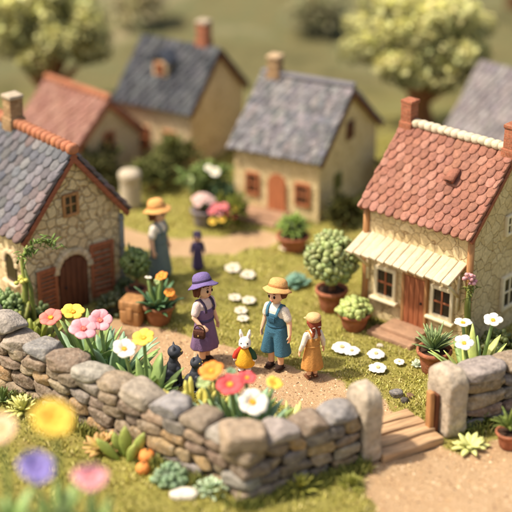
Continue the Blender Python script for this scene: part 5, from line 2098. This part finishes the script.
Vs, Cs, cnt = [], [], 0
for args in ((80000, (-5, 6, 26.5, 34), .025, .07, .028), (30000, (-6.5, 5.5, 22.3, 27.5), .04, .1, .034), (26000, (-8, 8, 34, 44), .04, .1, .05)):
    v, c, m_ = blades(*args)
    Vs.append(v); Cs.append(c); cnt += m_
for (A_, B_, n_, h_) in ((Cc - N1 * .12, Cc - N1 * .12 + E1 * 6.5, 4200, .3), (Cc - N2 * .12, Cc - N2 * .12 + E2 * 2.7, 3000, .28), (Cc + E2 * 5.1 - N2 * .1, Cc + E2 * 7.6 - N2 * .1, 1500, .28),
                      (np.array([2.3, 31.6]), np.array([3.2, 30.7]), 500, .18), (np.array([-1.2, 38.6]), np.array([1.6, 37.0]), 700, .22), (Cc + N1 * .95 + E1 * .5, Cc + N1 * .95 + E1 * 6.5, 1500, .3)):
    t_ = np.floor(RNG.uniform(0, 1, n_) * 26) / 26 + RNG.normal(size=n_) * .012
    X = A_[0] + (B_[0] - A_[0]) * t_ + RNG.normal(size=n_) * .09
    Y = A_[1] + (B_[1] - A_[1]) * t_ + RNG.normal(size=n_) * .09
    ok_ = wall_clear(X, Y)
    X, Y = X[ok_], Y[ok_]
    n_ = len(X)
    Z = ground_z(X, Y) - .02
    hh_ = h_ * RNG.uniform(.35, 1.1, n_) * (.55 + .45 * np.sin(t_[ok_] * 97) ** 2)
    a_, w_ = RNG.uniform(0, 6.28, n_), RNG.uniform(.018, .04, n_)
    dx_, dy_ = np.cos(a_) * w_ / 2, np.sin(a_) * w_ / 2
    lx_, ly_ = RNG.normal(size=n_) * hh_ * .35, RNG.normal(size=n_) * hh_ * .35
    v = np.stack([np.stack([X - dx_, Y - dy_, Z], 1), np.stack([X + dx_, Y + dy_, Z], 1), np.stack([X + dx_ * .8 + lx_ * .4, Y + dy_ * .8 + ly_ * .4, Z + hh_ * .6], 1),
                  np.stack([X - dx_ * .8 + lx_ * .4, Y - dy_ * .8 + ly_ * .4, Z + hh_ * .6], 1), np.stack([X + lx_, Y + ly_, Z + hh_], 1)], 1)
    pc = np.array([lin(116, 122, 56), lin(138, 138, 66), lin(158, 152, 80), lin(96, 104, 50)])[RNG.integers(0, 4, n_)]
    Vs.append(v.reshape(-1, 3)); Cs.append(np.repeat(pc[:, None, :], 5, 1).reshape(-1, 3)); cnt += n_
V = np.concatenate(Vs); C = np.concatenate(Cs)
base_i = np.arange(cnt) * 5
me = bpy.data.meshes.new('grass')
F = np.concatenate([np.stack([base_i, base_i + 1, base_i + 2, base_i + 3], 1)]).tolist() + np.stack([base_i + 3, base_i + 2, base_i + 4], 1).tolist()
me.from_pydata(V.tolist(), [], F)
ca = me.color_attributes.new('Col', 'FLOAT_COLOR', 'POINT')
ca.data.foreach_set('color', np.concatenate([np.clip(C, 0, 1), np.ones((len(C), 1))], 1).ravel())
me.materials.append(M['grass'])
gr_o = bpy.data.objects.new('grass', me)
COL.objects.link(gr_o)
tag(gr_o, 'short yellow green mossy grass covering the yard and verge', 'grass')
gr_o['kind'] = 'stuff'

# gravel on the sandy paths
X, Y = scatter(26000, -4.5, 7, 22.5, 31)
kp = (path_mask(X, Y) > RNG.uniform(.1, .6, len(X))) & wall_clear(X, Y)
X, Y = X[kp], Y[kp]
mb = MB()
pal = [lin(206, 172, 130), lin(170, 132, 92), lin(226, 200, 162), lin(140, 108, 78)]
oc = np.array([(1, 0, 0), (-1, 0, 0), (0, 1, 0), (0, -1, 0), (0, 0, 1), (0, 0, -1)], float)
of = [(0, 2, 4), (2, 1, 4), (1, 3, 4), (3, 0, 4), (2, 0, 5), (1, 2, 5), (3, 1, 5), (0, 3, 5)]
Zg = ground_z(X, Y) - path_mask(X, Y) * .03
for x, y, z in zip(X, Y, Zg):
    r = .008 + .026 * RNG.random() ** 4
    mb.add(oc * np.array([r * RNG.uniform(.8, 1.4), r * RNG.uniform(.8, 1.4), r * .7]) @ rz(RNG.uniform(0, 3)).T + np.array([x, y, z]), of, jit(pal[RNG.integers(4)], .12))
g2 = mb.build('gravel', M['stone'], None, smooth=False)
tag(g2, 'fine tan grit scattered over the sandy path', 'gravel')
g2['kind'] = 'stuff'

# ------------------------------------------------------------------ light, sky, camera
SUN_AZ = math.radians(-98)                              # clockwise from +Y: from the left, a little towards the viewer
SUN_EL = math.radians(57)
S = Vector((math.sin(SUN_AZ) * math.cos(SUN_EL), math.cos(SUN_AZ) * math.cos(SUN_EL), math.sin(SUN_EL)))
sd = bpy.data.lights.new('sun', 'SUN')
sd.energy = 5.0
sd.angle = math.radians(3.0)
sd.color = (1.0, .925, .81)
so = bpy.data.objects.new('sun', sd)
COL.objects.link(so)
so.rotation_euler = S.to_track_quat('Z', 'Y').to_euler()
w = bpy.data.worlds.new('World')
sc.world = w
w.use_nodes = True
nt = w.node_tree
bgn = nt.nodes['Background']
sky = nt.nodes.new('ShaderNodeTexSky')
sky.sky_type = 'NISHITA'
sky.sun_disc = False
sky.sun_elevation = SUN_EL
sky.sun_rotation = SUN_AZ % (2 * math.pi)
sky.air_density = 1.0
sky.dust_density = 4.0
sky.ozone_density = .6
wt = nt.nodes.new('ShaderNodeVectorMath')                 # sky light warmed and boosted to lift the fill
wt.operation = 'MULTIPLY'
wt.inputs[1].default_value = (1.46, 1.37, 1.26)
nt.links.new(sky.outputs['Color'], wt.inputs[0])
nt.links.new(wt.outputs['Vector'], bgn.inputs['Color'])
bgn.inputs['Strength'].default_value = .145

cam = bpy.data.cameras.new('camera')
co = bpy.data.objects.new('camera', cam)
COL.objects.link(co)
co.location = (0, 0, HC)
co.rotation_euler = (math.pi / 2 - PITCH, 0, 0)
cam.sensor_width = 36
cam.lens = FPX / 512 * 36
cam.clip_end = 600
cam.dof.use_dof = True
cam.dof.focus_distance = 32.0
cam.dof.aperture_fstop = cam.lens / 1000 / .76
sc.camera = co
sc.view_settings.view_transform = 'Standard'
sc.view_settings.look = 'None'
sc.view_settings.exposure = 0
